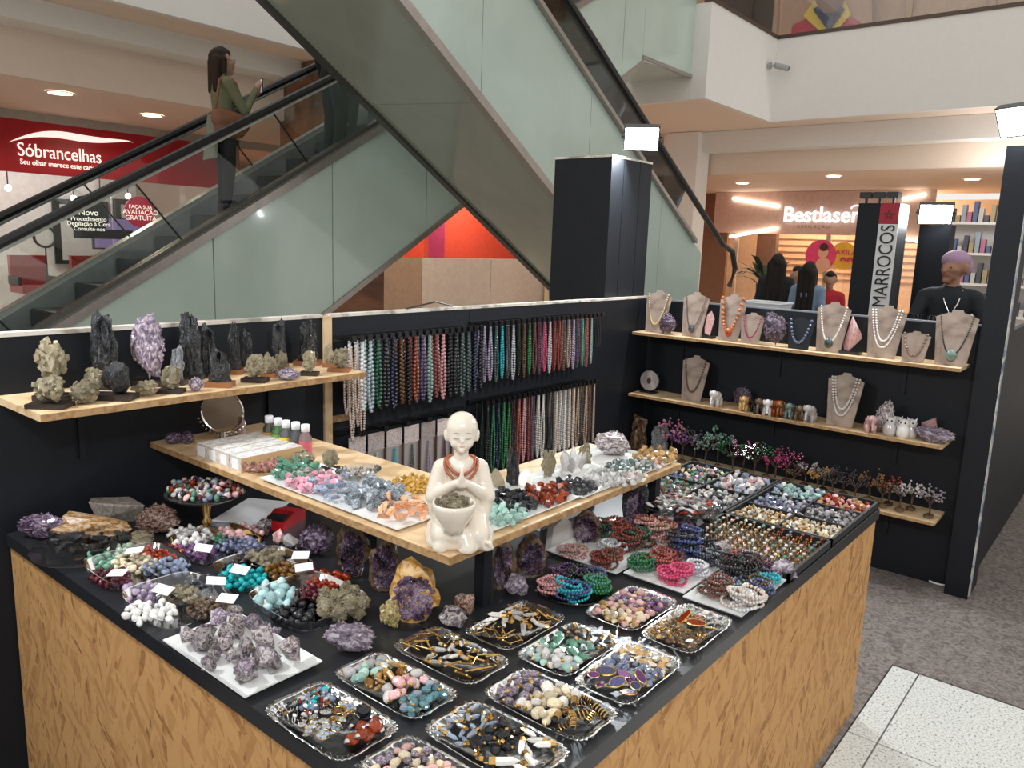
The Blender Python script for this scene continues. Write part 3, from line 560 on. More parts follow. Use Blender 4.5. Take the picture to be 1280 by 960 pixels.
WQ = st('white_quartz', (.62, .58, .56), (.82, .80, .78)); ROSE = st('rose_quartz', (.70, .36, .36), (.86, .62, .60)); ROSER = st('rose_rough', (.72, .30, .40), (.86, .52, .58), rough=.3)
TURQ = st('turquoise', (.02, .32, .36), (.08, .55, .56)); CARN = st('carnelian', (.16, .018, .008), (.42, .06, .025)); JASP = st('red_jasper', (.17, .03, .015), (.34, .08, .045), rough=.2); SODA = st('sodalite', (.02, .03, .09), (.12, .15, .27), (.5, .5, .55))
OBS = st('obsidian', (.004, .004, .006), (.018, .018, .024), rough=.05); TIG = st('tiger_eye', (.07, .03, .01), (.32, .16, .05)); AVEN = st('green_aventurine', (.05, .17, .11), (.22, .42, .31)); CREAM = st('cream_calcite', (.70, .58, .38), (.84, .76, .60))
ANG = st('blue_grey_stone', (.13, .16, .24), (.33, .38, .48)); GARN = st('garnet', (.035, .006, .012), (.13, .02, .03), rough=.06); AMT = st('amethyst_tumbled', (.08, .03, .10), (.28, .14, .30), rough=.06); OPAL = st('opalite', (.35, .62, .66), (.68, .86, .84), rough=.06); HEM = st('hematite', (.02, .022, .026), (.09, .10, .12), rough=.1)
BRN = st('brown_stone', (.05, .03, .02), (.2, .13, .08)); KYA = st('blue_kyanite', (.10, .14, .22), (.30, .36, .47), (.5, .55, .62), rough=.3); LABR = st('labradorite', (.05, .06, .07), (.22, .25, .28), (.48, .52, .56), rough=.25); SEL = st('orange_selenite', (.75, .25, .10), (.88, .48, .28), (.9, .66, .5), rough=.35)
CLQ = st('clear_quartz', (.66, .64, .62), (.86, .85, .84), rough=.1, trans=.35); AQUA = st('aqua_glass', (.42, .70, .62), (.70, .88, .80), rough=.1, trans=.3); REDROCK = st('red_brown_rough', (.13, .045, .035), (.36, .16, .13), (.55, .35, .30), rough=.5); CIT = st('citrine', (.45, .24, .05), (.72, .48, .18), rough=.2); YELJ = st('golden_jasper', (.25, .13, .04), (.50, .30, .12), (.62, .45, .26), rough=.35); GRN2 = st('grey_green_stone', (.06, .09, .08), (.20, .27, .24), rough=.3)
GOLD = pm('gold_plate', (.72, .46, .16), .22, 1.0); SILV = pm('silver_plate', (.75, .74, .72), .2, 1.0); CERA = pm('white_ceramic', (.78, .79, .77), .2, coat=.3, var=.02); PAPER = pm('label_paper', (.82, .83, .84), .7, var=.02)
DISHP = clear('clear_plastic', (.93, .94, .97), .05, .04); TRAYG = clear('pressed_glass', (.88, .90, .91), .10, -.01, .14, 60)
WBASE = pm('dark_wood_base', (.022, .014, .011), .45, bump=.1); WBASE2 = pm('brown_wood_base', (.26, .10, .035), .45, bump=.1)
def setrock(name, label, x0, y0, x1, y1, z, shp, mat, i=0, cat='mineral', group=None, base=None, depth=.8, up=0, rz=None, pt=None):
    """one specimen whose photo box is x0..x1, y0..y1 and which stands on the plane z; base = material of a wooden foot"""
    p = PZ((x0+x1)/2, y1-(.10*(y1-y0) if not base else 3), z) if pt is None else Vector(pt); q = mpp(p); wd = (x1-x0)*q; ht = (y1-y0)*q
    rz = math.atan2(CR.y, CR.x) if rz is None else rz
    bh = 0
    if base: bh = min(.016, ht*.14)
    if up: bh = up
    e = thing(name, label, cat, p, rz, group)
    if base:
        b0 = min(.016, bh); m = MB().box((-wd*.5, -wd*.34, 0), (wd*.5, wd*.34, b0))
        if up: m.cyl((0, 0, b0), (0, 0, bh+.01), .008)
        m.build('base', base, e)
    h = ht-bh
    me = shape(shp, i, mat); lo = Vector((min(v.co.x for v in me.vertices), min(v.co.y for v in me.vertices), min(v.co.z for v in me.vertices))); hi = Vector((max(v.co.x for v in me.vertices), max(v.co.y for v in me.vertices), max(v.co.z for v in me.vertices)))
    ww = wd*(.86 if base else 1); s = (ww/(hi.x-lo.x), ww*depth/(hi.y-lo.y), h/(hi.z-lo.z))
    o = ob('crystal' if base else 'stone', me, e, (-(lo.x+hi.x)/2*s[0], -(lo.y+hi.y)/2*s[1], bh-lo.z*s[2]), None, s)
    return e
def quat(r=rnd): return Quaternion((r.gauss(0, 1), r.gauss(0, 1), r.gauss(0, 1), r.gauss(0, 1))).normalized()
def pile(name, label, cat, group, z, n, r, shp, mats, ell=None, rect=None, flat=.72, vary=.25, nv=4, upright=False, lying=False, mix=False):
    """n separate stones dropped into an ellipse of photo pixels (on plane z) or a world rectangle, each resting on those below"""
    R = random.Random(hash(label) % 9973 if False else sum(map(ord, label))); pl_ = []; out = []
    mats = mats if isinstance(mats, (list, tuple)) else [mats]
    r *= .76; n = int(n*2.1)
    for k in range(n):
        rr = r*R.uniform(1-vary, 1+vary); best = None
        for _ in range(12):
            if ell:
                t = R.uniform(0, 2*math.pi); u = math.sqrt(R.random())*.93; p = PZ(ell[0]+ell[2]*u*math.cos(t), ell[1]+ell[3]*u*math.sin(t), z)
            else: p = Vector((R.uniform(rect[0]+rr*.7, rect[2]-rr*.7), R.uniform(rect[1]+rr*.7, rect[3]-rr*.7), z))
            zz = z+rr*flat
            for (a, b, c, d) in pl_:
                dd = (a-p.x)**2+(b-p.y)**2; s = (rr+d)*.88
                if dd < s*s: zz = max(zz, c+math.sqrt(s*s-dd)*flat)
            if best is None or zz < best[2]: best = (p.x, p.y, zz, rr)
        if best[2] > z+r*flat*2.35: continue
        pl_.append(best)
        m = mats[R.randrange(len(mats))]
        me = m if isinstance(m, bpy.types.Mesh) else shape(shp, R.randrange(nv), m)
        if lying or upright: q = Quaternion((0, 0, 1), R.uniform(0, 6.28)) @ Quaternion((1, 0, 0), R.gauss(0, .22)) @ Quaternion((0, 1, 0), R.gauss(0, .22))
        else: q = quat(R)
        o = ob(name, me, None, best[:3], q, rr); lb_ = label if not mix else '%s %s' % ((m.materials[0] if isinstance(m, bpy.types.Mesh) else m).name.replace('_', ' '), label); tag(o, lb_, cat, group if not mix else lb_); out.append(o)
    return out
# ================================================================ LEFT SHELF SPECIMENS (plane ZL)
L_ = ZL
def s1(*a, **k): return setrock(*a, **k)
def onl(x, y): return PZ(x, y, L_)
# tall and back-row ones: give the point on the shelf where they stand
def back(x, Y): p = PY(x, 450, Y); return (p.x, Y, L_)
s1('black_tourmaline', 'tallest black tourmaline column, standing between pyrite and amethyst', 111, 363, 149, 462, L_, 'tourm', TOU, 1, base=WBASE, pt=back(131, 2.38))
s1('amethyst_cluster', 'tall pale violet amethyst spire on the wall shelf', 163, 387, 211, 478, L_, 'druse', AML, 2, base=WBASE, pt=back(187, 2.36))
s1('black_tourmaline', 'broad black tourmaline twin crystal beside the violet spire', 222, 390, 254, 474, L_, 'tourm', TOU, 3, base=WBASE, pt=back(239, 2.38)); s1('black_tourmaline', 'shorter black tourmaline leaning on the broad twin', 250, 405, 272, 472, L_, 'tourm', TOU, 4, base=WBASE, pt=back(262, 2.39))
s1('schist_crystal', 'grey pointed rock in front of the broad tourmaline', 210, 432, 231, 482, L_, 'tourm', SCHIST, 5, base=WBASE, pt=back(221, 2.31))
s1('black_tourmaline', 'slender black tourmaline on a brown wood foot beside its shorter neighbour', 285, 403, 303, 472, L_, 'tourm', TOU, 6, base=WBASE2, pt=back(294, 2.37)); s1('black_tourmaline', 'short black tourmaline next to the slender one on brown foot', 302, 415, 319, 470, L_, 'tourm', TOU, 7, base=WBASE2, pt=back(310, 2.38))
s1('black_tourmaline', 'narrow black tourmaline behind the pair of pyrites', 338, 404, 360, 468, L_, 'tourm', TOU, 8, base=WBASE2, pt=back(348, 2.385)); s1('black_tourmaline', 'wide black tourmaline on the brown foot near the lumber post', 369, 405, 401, 464, L_, 'tourm', TOU, 9, base=WBASE2, pt=back(385, 2.39))
s1('pyrite_specimen', 'largest pyrite lump raised on a stand at the shelf end', 45, 420, 87, 500, L_, 'pyrite', PYR, 1, up=.05, base=WBASE, pt=back(66, 2.30))
s1('pyrite_specimen', 'round pyrite on the dark foot at the shelf front corner', 40, 471, 86, 512, L_, 'pyrite', PYR, 2, base=WBASE); s1('pyrite_specimen', 'pyramid shaped pyrite lying without a foot', 87, 475, 126, 507, L_, 'pyrite', PYR, 3)
s1('pyrite_specimen', 'mushroom shaped pale pyrite before the tallest tourmaline', 101, 453, 134, 491, L_, 'pyrite', PYR, 4, base=WBASE, pt=back(117, 2.27)); s1('black_tourmaline_ball', 'rounded black tourmaline on a wide dark foot', 127, 454, 168, 502, L_, 'rough', TOU, 1, base=WBASE)
s1('pyrite_specimen', 'flat oval pyrite lying beside the rounded tourmaline', 165, 476, 197, 497, L_, 'pyrite', PYR, 5); s1('pyrite_specimen', 'small round pyrite on dark foot before the grey rock', 199, 457, 229, 494, L_, 'pyrite', PYR, 6, base=WBASE)
s1('amethyst_tip', 'small whitish violet amethyst lying at the shelf front', 235, 472, 256, 491, L_, 'druse', AML, 3); s1('black_tourmaline', 'small black obelisk tourmaline on light brown foot', 259, 437, 291, 486, L_, 'tourm', TOU, 10, base=WBASE2)
s1('pyrite_specimen', 'square pyrite on dark foot beside the black obelisk', 304, 445, 334, 480, L_, 'pyrite', PYR, 7, base=WBASE); s1('pyrite_specimen', 'knobbly pyrite on brown foot behind the square one', 326, 442, 346, 474, L_, 'pyrite', PYR, 8, base=WBASE2, pt=back(337, 2.25)); s1('pyrite_specimen', 'upright pyrite behind the flat amethyst piece', 343, 437, 362, 467, L_, 'pyrite', PYR, 9, base=WBASE, pt=back(352, 2.27))
s1('amethyst_slice', 'flat amethyst cluster lying before the upright pyrite', 344, 461, 377, 476, L_, 'druse', AML, 4); s1('pyrite_specimen', 'two stacked pyrite lumps on dark foot near the shelf end', 376, 440, 398, 472, L_, 'pyrite', PYR, 10, base=WBASE)
s1('pyrite_specimen', 'grey pyrite half hidden behind the last one', 403, 434, 418, 462, L_, 'pyrite', PYR, 11, base=WBASE2, pt=back(411, 2.30)); s1('pyrite_specimen', 'last pyrite on a brown wood block at the shelf tip', 411, 437, 438, 467, L_, 'pyrite', PYR, 12, base=WBASE2)
# ================================================================ NECKLACES ON THE BACK WALL
def strand(L, bead, mat, wide=.022, mats2=None):
    """hanging necklace loop from the origin, drop L, of round beads"""
    m = MB(); pts = []; n = 60
    for i in range(n+1):
        t = i/n; a = t*2*math.pi
        s = math.sin(t*math.pi); x = wide*math.sin(a)*-1*(.55+.45*s); z = -L*(1-abs(1-2*t)**1.35) if True else 0
        pts.append(Vector((x, -.006*s, z)))
    d = 0; last = pts[0]; k = 0
    for a, b in zip(pts, pts[1:]):
        seg = (b-a).length; 
        while d <= seg:
            m.cur = (k % 2) if mats2 else 0; m.ball(a.lerp(b, d/seg), bead, 6, 4); d += bead*1.95; k += 1
        d -= seg
    return m.mesh('necklace', [mat, mats2] if mats2 else mat, True)
BD = lambda n, c, r=.18: pm('bead_'+n, c, r, coat=.3)
BC = {'pearl': (.62, .50, .42), 'white': (.70, .70, .70), 'ice': (.42, .50, .55), 'green': (.03, .12, .07), 'black': (.008, .008, .010), 'navy': (.015, .02, .05), 'smoke': (.03, .028, .03), 'tiger': (.10, .05, .02), 'carn': (.28, .07, .03), 'lapis': (.04, .06, .18), 'violet': (.09, .05, .12), 'mint': (.24, .34, .32), 'jasper': (.20, .05, .04), 'rose': (.56, .28, .28), 'moss': (.06, .09, .08), 'grey': (.16, .16, .17), 'lilac': (.35, .28, .38), 'turq': (.02, .36, .42), 'emer': (.02, .16, .05), 'brown': (.10, .05, .035), 'plum': (.08, .03, .06), 'pink': (.55, .05, .14), 'silver': (.45, .46, .48), 'red': (.22, .03, .025), 'jade': (.05, .24, .16), 'coral': (.34, .09, .07), 'clear': (.60, .57, .52), 'sand': (.40, .30, .22)}
NAMES = {'pearl': 'cream pearl', 'white': 'white', 'ice': 'pale blue', 'green': 'dark green', 'black': 'black', 'navy': 'blue black', 'smoke': 'smoky grey', 'tiger': 'tiger brown', 'carn': 'orange brown', 'lapis': 'deep blue', 'violet': 'dark violet', 'mint': 'pale mint', 'jasper': 'brick red', 'rose': 'pale pink', 'moss': 'mossy grey green', 'grey': 'grey', 'lilac': 'lilac', 'turq': 'bright turquoise', 'emer': 'emerald green', 'brown': 'dark brown', 'plum': 'plum', 'pink': 'hot pink', 'silver': 'silvery grey', 'red': 'dark red', 'jade': 'jade green', 'coral': 'coral', 'clear': 'clear crystal', 'sand': 'sandy'}
HOOK = pm('hook_steel', (.06, .06, .065), .25, .9)
def rail(label, x0, x1, z, n):
    e = thing('hook_rail', label, 'rail', (x0, YW, z)); bx('bar', (-.01, -.012, -.012), (x1-x0+.01, 0, .012), HOOK, e)
    hm = MB().tube([(0, -.012, 0), (0, -.09, .0), (0, -.10, .012)], .0035, 5).box((-.011, -.106, -.004), (.011, -.092, .018)).mesh('hook', [HOOK]); 
    for i in range(n): ob('hook', hm, e, ((i+.5)*(x1-x0)/n, 0, 0))
def hang(x0, x1, z, cols, L, bead, where, depth=3):
    n = len(cols); cache = {}
    for i, c in enumerate(cols):
        x = x0+(i+.5)*(x1-x0)/n
        for d in range(depth):
            l = L*(1+.10*((i*7+d*3) % 5-2)/5); k = (c, d, (i*7+d*3) % 5)
            if k not in cache: cache[k] = strand(l, bead*(1 if d else .95), BD(c, BC[c]), .011)
            o = ob('bead_necklace', cache[k], None, (x+.007*(d-1), YW-.032-.03*d, z-.006), (0, 0, rnd.uniform(-.35, .35)))
            tag(o, '%s bead necklace hanging %s' % (NAMES[c], where), 'necklace', '%s necklaces %s' % (NAMES[c], where))
rail('steel hook rail holding the large bead necklaces beside the post', 1.89, 2.66, 1.262, 20); rail('steel hook rail holding the finer necklaces toward the corner', 2.675, 3.66, 1.275, 24); rail('steel hook rail of the lower row of chip necklaces', 2.675, 3.63, .905, 24)
hang(1.93, 2.66, 1.255, ['white', 'ice', 'green', 'smoke', 'navy', 'tiger', 'black', 'carn', 'violet', 'mint', 'jasper', 'rose', 'black', 'smoke', 'moss', 'moss', 'navy', 'black'], .27, .0084, 'on the upper rail beside the post')
hang(2.685, 3.56, 1.268, ['lilac', 'moss', 'turq', 'smoke', 'silver', 'black', 'tiger', 'emer', 'brown', 'plum', 'pink', 'silver', 'red', 'red', 'brown', 'sand', 'lilac', 'violet', 'jade', 'coral', 'mint'], .25, .0062, 'on the upper rail toward the corner')
hang(2.685, 3.62, .90, ['black', 'green', 'navy', 'emer', 'emer', 'black', 'coral', 'rose', 'red', 'plum', 'clear', 'clear', 'black', 'black', 'pearl', 'clear', 'white', 'clear', 'pearl', 'sand', 'smoke', 'sand', 'brown', 'sand'], .33, .0060, 'on the lower rail')
for i in range(5):
    o = ob('cord_necklace', strand(.17, .004, BD('black', BC['black']), .012), None, (3.58+i*.017, YW-.05-.006*i, 1.268)); tag(o, 'black cord necklace bunched at the corner end of the upper rail', 'necklace', 'black cords at the rail end')
for i in range(6):
    o = ob('pearl_necklace', strand(.26+.055*(i % 3), .0052, BD('pearl', BC['pearl']), .011), None, (1.885+.014*i, YW-.08-.012*(i % 2), 1.235)); tag(o, 'long cream pearl strand hanging over the lumber post by the shelf tip', 'necklace', 'pearl strands by the post')
# carded bracelets
rail('thin rail of carded bracelets beside the post', 1.89, 2.62, .885, 6)
HEAD = mineral('printed_card', [(.36, .26, .24), (.66, .56, .53), (.74, .66, .62)], 90, .6, rand=True, dist=3); CARD = pm('taupe_card', (.34, .29, .27), .6)
for i, (c, nm) in enumerate((('brown', 'dark brown'), ('ice', 'pale blue'), ('turq', 'teal'), ('moss', 'slate green'), ('lilac', 'lilac'), ('plum', 'plum'), ('rose', 'pink'))):
    e = thing('carded_bracelet', 'taupe card with printed header holding a %s bead bracelet' % nm, 'bracelet', (1.945+i*.098, YW-.075, .875), 0, 'carded bracelets on the thin rail')
    bx('header', (-.042, -.003, -.075), (.042, 0, 0), HEAD, e); bx('backing', (-.042, 0, -.36), (.042, .003, -.075), CARD, e); ob('beads', strand(.2, .0045, BD(c, BC[c]), .007), e, (0, -.006, -.085)); bx('side', (.0425, -.012, -.36), (.047, .003, -.07), pm('card_edge', (.10, .06, .05), .6), e)
# ================================================================ PLATFORM: trays of rough stones (plane ZP)
def ceramic_tray(label, x0, y0, x1, y1, z, h=.012, mat=CERA, name='ceramic_tray', rim=.016):
    e = thing(name, label, 'tray', ((x0+x1)/2, (y0+y1)/2, z)); a, b = (x1-x0)/2, (y1-y0)/2; m = MB()
    rings = [(a-rim, b-rim, .003), (a-rim*.8, b-rim*.8, .003), (a, b, h), (a, b, h-.003), (a-rim*.8, b-rim*.8, 0)]; vs = []; fs = []
    for (p, q, zz) in rings: vs += [(-p, -q, zz), (p, -q, zz), (p, q, zz), (-p, q, zz)]
    for k in range(4):
        for i in range(4): fs.append((k*4+i, k*4+(i+1) % 4, k*4+4+(i+1) % 4, k*4+4+i))
    fs += [(0, 1, 2, 3), (19, 18, 17, 16)]; m.add(vs, fs).build('dish', mat, e); return e
ceramic_tray('long white tray of green, pink and blue rough stones on the platform wing', 1.168, 1.45, 1.37, 1.84, ZP)
ceramic_tray('white tray of orange selenite sticks at the monk statue', 1.168, 1.283, 1.35, 1.446, ZP)
ceramic_tray('white tray of aqua glass, obsidian and red jasper beside the monk', 1.318, 1.12, 1.67, 1.34, ZP); ceramic_tray('white tray of black stones and clear quartz on the platform', 1.675, 1.11, 1.95, 1.34, ZP); ceramic_tray('white tray of golden and grey green stones at the platform end', 1.955, 1.11, 2.195, 1.38, ZP)
MB().lathe([(.0, .002), (.052, .002), (.066, .012), (.064, .014), (.05, .006), (0, .006)], 24, cap=False).build('saucer', CERA); o = bpy.data.objects['saucer']; o.location = PZ(326, 584, ZP); tag(o, 'shallow white saucer under the red brown rough stones', 'dish')
Zt = ZP+.005
def P(name, what, x, y, rx, ry, n, r, shp, mats, where, z=None, cat='stone', **k): return pile(name, '%s %s' % (what, where), cat, '%s %s' % (what, where), Zt if z is None else z, n, r, shp, mats, ell=(x, y, rx*1.14, ry*1.25), **k)
P('red_brown_stone', 'rough red brown stone', 325, 580, 29, 10, 26, .013, 'rough', REDROCK, 'on the shallow saucer', z=ZP+.008)
P('aventurine_chunk', 'green aventurine chunk', 372, 594, 30, 10, 28, .017, 'chunk', AVEN, 'in the long white tray'); P('rose_quartz_chunk', 'pink rose quartz chunk', 393, 607, 32, 9, 30, .016, 'chunk', ROSER, 'in the long white tray'); P('kyanite_stone', 'blue grey kyanite blade', 424, 617, 30, 10, 22, .022, 'slab', KYA, 'in the long white tray', lying=True); P('labradorite_chunk', 'grey black labradorite chunk', 466, 624, 33, 13, 24, .021, 'chunk', LABR, 'in the long white tray')
P('selenite_stick', 'orange selenite stick', 504, 645, 30, 10, 20, .024, 'slab', SEL, 'in the tray beside the monk', lying=True)
P('aqua_chunk', 'pale aqua glass chunk', 629, 648, 27, 10, 26, .015, 'chunk', AQUA, 'in the aqua and obsidian tray'); P('obsidian_chunk', 'shiny black obsidian chunk', 645, 630, 28, 12, 34, .015, 'chunk', OBS, 'in the aqua and obsidian tray'); P('jasper_chunk', 'red jasper chunk', 683, 622, 26, 10, 26, .016, 'chunk', JASP, 'in the aqua and obsidian tray')
P('black_shard', 'matt black rough stone', 716, 612, 27, 8, 30, .014, 'chunk', TOU, 'beside the clear quartz heap'); P('quartz_chunk', 'clear quartz chunk', 766, 600, 34, 9, 46, .013, 'chunk', CLQ, 'on the middle platform tray'); P('beige_pebble', 'small beige pebble', 794, 599, 14, 5, 22, .009, 'chunk', [CREAM, ROSE], 'at the quartz heap')
P('green_grey_stone', 'grey green rough stone', 785, 587, 27, 6, 24, .015, 'chunk', GRN2, 'in the end tray'); P('pale_pink_stone', 'whitish pink rough stone', 812, 583, 18, 5, 18, .013, 'chunk', [WQ, ROSE], 'in the end tray'); P('golden_jasper', 'golden brown jasper lump', 819, 575, 24, 7, 20, .018, 'chunk', YELJ, 'in the end tray')
P('citrine_chip', 'golden citrine chip', 516, 608, 22, 9, 40, .010, 'chunk', CIT, 'heaped behind the orange selenite', z=ZP)
# small things standing on the platform
s1('pyrite_specimen', 'grey pyrite cluster behind the green chunks', 362, 563, 395, 582, ZP, 'pyrite', PYR, 13); s1('pyrite_specimen', 'round pyrite ball on a dark foot on the platform', 401, 562, 426, 591, ZP, 'pyrite', PYR, 14, base=WBASE)
s1('pyrite_specimen', 'square pyrite block beside the monk elbow', 609, 587, 631, 614, ZP, 'chunk', PYR, 15); s1('black_tourmaline', 'black tourmaline shaft standing on the platform behind the trays', 632, 560, 650, 612, ZP, 'tourm', TOU, 16); s1('pyrite_specimen', 'tall oval pyrite beside the clear quartz cluster', 675, 564, 695, 603, ZP, 'pyrite', PYR, 16); s1('pyrite_specimen', 'upright pyrite behind the clear quartz cluster', 722, 555, 740, 586, ZP, 'pyrite', PYR, 17)
s1('amethyst_geode', 'grey and violet amethyst geode at the back of the platform', 741, 541, 788, 572, ZP, 'druse', AMG, 18); s1('amethyst_cluster', 'dark amethyst piece at the far end of the platform', 206, 541, 228, 557, ZP, 'druse', AMD, 19); s1('amethyst_cluster', 'second dark amethyst bit beside the incense boxes', 226, 540, 243, 556, ZP, 'druse', AMD, 20)
e = thing('quartz_cluster', 'clear quartz crystal cluster behind the black stones', 'mineral', PZ(713, 593, ZP)); r_ = random.Random(4)
MB().ball((0, 0, .012), .035, 10, 6, (1.3, .8, .5)).build('matrix_rock', WQ, e)
for k in range(9):
    d = Vector((r_.uniform(-.6, .6), r_.uniform(-.4, .4), 1)).normalized(); MB().add(*hexpt(r_.uniform(.04, .085), r_.uniform(.010, .017), .35), X=Matrix.Translation((d.x*.04, d.y*.02, .01)) @ d.to_track_quat('Z', 'Y').to_matrix().to_4x4()).build('crystal_point', CLQ, e)
e = thing('selenite_lamp', 'small white glowing selenite tower on the platform', 'lamp', PZ(656, 608, ZP)); MB().lathe([(.018, 0), (.02, .008), (.019, .03), (.014, .042), (.005, .048)], 14).build('tower', glow('selenite_white', (.9, .86, .8), .08), e, True)
MB().box((-.03, -.025, -.001), (.03, .025, .001)).build('card', PAPER, e)
# clear bowl tray of quartz, boxes, mirror, bottles
e = thing('glass_dish', 'small ribbed clear glass dish of crystals behind the blue stones', 'dish', PZ(448, 597, ZP)); MB().lathe([(.03, 0), (.055, .02), (.058, .024), (.054, .022), (.028, .004)], 20, cap=False, sx=1.2).build('bowl', TRAYG, e)
P('crystal_shard', 'clear smoky crystal shard', 446, 594, 20, 6, 16, .009, 'chunk', [CLQ, AMG], 'in the small ribbed dish', z=ZP+.006)
BOXP = pm('carton_print', (.60, .53, .47), .6, var=.25, scale=60); BOXW = pm('carton_wood', (.55, .36, .18), .6); BOXT = mineral('carton_top', [(.5, .48, .46), (.8, .78, .75)], 70, .6, rand=False)
for i, lb in enumerate(('outer cream incense carton of the row, wood coloured end', 'second cream incense carton from the wood coloured one', 'third cream incense carton of the row', 'innermost cream incense carton beside the mirror')):
    a = PZ(330-i*27, 583-i*6.5, ZP); e = thing('incense_carton', lb, 'box', (a.x+.012+.0*i, a.y, ZP)); 
    e.location = (1.175, 1.945+.062*i, ZP)
    MB().box((0, 0, 0), (.21, .058, .042)).build('carton', BOXP if i else BOXP, e); MB().box((.004, .004, .042), (.206, .054, .0425)).build('lid_print', BOXT, e); MB().box((-.001, .012, .006), (0, .046, .036)).build('label', PAPER, e)
    if i == 0: MB().box((.0, -.001, .0), (.21, 0, .042)).build('wood_side', BOXW, e)
e = thing('vanity_mirror', 'oval silver vanity mirror on a stand behind the cartons', 'mirror', PZ(279, 551, ZP), math.atan2(CR.y, CR.x)); q = mpp(e.location)
MB().lathe([(.03, 0), (.028, .006), (.008, .012), (.006, .03)], 16).build('foot', SILV, e); tor = [(math.cos(t)*26*q, 0, .03+26*q+math.sin(t)*26*q) for t in [i*math.pi/16 for i in range(32)]]
MB().tube(tor, .004, 6, True).build('frame', SILV, e); arm = MB()
for k in range(20, 34): t = k*math.pi/18; arm.ball((math.cos(t)*32*q, 0, .03+27*q+math.sin(t)*31*q), .0045, 6, 4)
arm.build('beaded_yoke', SILV, e); MB().lathe([(25*q, -.002), (25*q, .002)], 28, Matrix.Translation((0, 0, .03+26*q)) @ Matrix.Rotation(R90, 4, 'X')).build('glass', pm('dim_mirror', (.35, .27, .2), .08, .9), e)
def bottle(label, x, yb, h, body, liquid, wide=1.0, lab=None):
    p = PZ(x, yb, ZP); q = mpp(p); H = h*q; r = H*.20*wide; e = thing('bottle', label, 'bottle', p, 0, 'small capped bottles on the platform')
    MB().lathe([(r*.9, 0), (r, H*.03), (r, H*.6), (r*.55, H*.76), (r*.55, H*.80)], 16).build('body', liquid, e, True)
    if lab: MB().lathe([(r*1.02, H*.12), (r*1.02, H*.5)], 16, cap=False).build('paper_label', lab, e, True)
    MB().lathe([(r*.66, H*.79), (r*.66, H), (r*.6, H*1.01)], 16).build('cap', PAPER, e, True)
LQ = lambda n, c: pm('liquid_'+n, c, .12, coat=.5)
bottle('small bottle with yellow and red label, first of the capped row', 337, 558, 39, None, LQ('dark', (.06, .06, .05)), lab=pm('lab_yr', (.5, .25, .05), .6)); bottle('small bottle of green oil in the capped row', 348, 561, 39, None, LQ('green', (.06, .14, .05)), lab=pm('lab_g', (.16, .3, .06), .6)); bottle('small bottle with bright yellow label', 358, 565, 40, None, LQ('smoke', (.10, .10, .09)), lab=pm('lab_y', (.75, .5, .04), .6)); bottle('small bottle of dark grey liquid beside the pink one', 370, 567, 40, None, LQ('grey', (.07, .075, .08)), lab=pm('lab_d', (.10, .09, .09), .6)); bottle('small bottle with pink label, last of the row', 382, 570, 40, None, LQ('rose', (.22, .14, .14)), lab=pm('lab_p', (.6, .12, .15), .6)); bottle('pinkish bottle standing beside the vanity mirror', 301, 545, 30, None, LQ('pinkish', (.34, .24, .22)), 1.15)
# ================================================================ COUNTER, LEFT WING (plane ZC)
ZC = .785
def rect4(pts, z):
    w_ = [PZ(x, y, z) for x, y in pts]; return ((w_[0].x+w_[3].x)/2, (w_[2].y+w_[3].y)/2, (w_[1].x+w_[2].x)/2, (w_[0].y+w_[1].y)/2)
def clear_dish(label, pts):
    x0, y0, x1, y1 = rect4(pts, ZC+.02); e = thing('divided_dish', label, 'dish', ((x0+x1)/2, (y0+y1)/2, ZC)); a, b = (x1-x0)/2, (y1-y0)/2; vs = []; fs = []; n = 40
    def se(t, s, zz): c, d = math.cos(t), math.sin(t); k = .45; return (a*s*math.copysign(abs(c)**k, c), b*s*math.copysign(abs(d)**k, d), zz)
    rings = [(.80, .002), (.92, .008), (1.0, .034), (1.03, .035)]
    for s, zz in rings: vs += [se(2*math.pi*i/n, s, zz) for i in range(n)]
    for k in range(3): fs += [(k*n+i, k*n+(i+1) % n, k*n+n+(i+1) % n, k*n+n+i) for i in range(n)]
    fs.append(tuple(range(n))[::-1]); MB().add(vs, fs).build('bowl', DISHP, e, True)
    MB().box((-a*.93, -.0012, .003), (a*.93, .0012, .026)).build('divider', DISHP, e); MB().box((-.0012, -b*.93, .003), (.0012, b*.93, .026)).build('divider', DISHP, e); return e
clear_dish('clear divided dish with green, cream and grey blue stones by the counter edge', [(94, 711), (188, 680), (243, 704), (158, 745)]); clear_dish('clear divided dish with white, pink and sodalite stones', [(208, 679), (279, 655), (341, 681), (252, 709)])
clear_dish('clear divided dish with white and pyrite stones nearest the square tray', [(144, 751), (222, 719), (304, 745), (215, 793)]); clear_dish('clear divided dish with bright turquoise stones', [(260, 714), (336, 684), (401, 709), (319, 745)]); clear_dish('clear divided dish with opalite, obsidian and carnelian', [(311, 751), (393, 712), (464, 756), (372, 794)])
zd = ZC+.006
def D(name, what, x, y, rx, ry, n, r, mats, where='in a clear dish', shp='tumbled', **k): return P(name, what, x, y, rx, ry, n, r, shp, mats, where, z=zd, **k)
D('aventurine_stone', 'dark green tumbled stone', 128, 704, 18, 8, 24, .012, AVEN); D('pale_green_stone', 'pale green tumbled stick', 155, 693, 15, 6, 14, .013, st('pale_green', (.30, .42, .30), (.52, .62, .48))); D('cream_stone', 'cream yellow tumbled stone', 171, 709, 27, 8, 30, .013, CREAM); D('garnet_stone', 'dark garnet red tumbled stone', 138, 726, 25, 8, 30, .012, GARN); D('angelite_stone', 'grey blue tumbled stone', 208, 715, 28, 8, 28, .014, ANG)
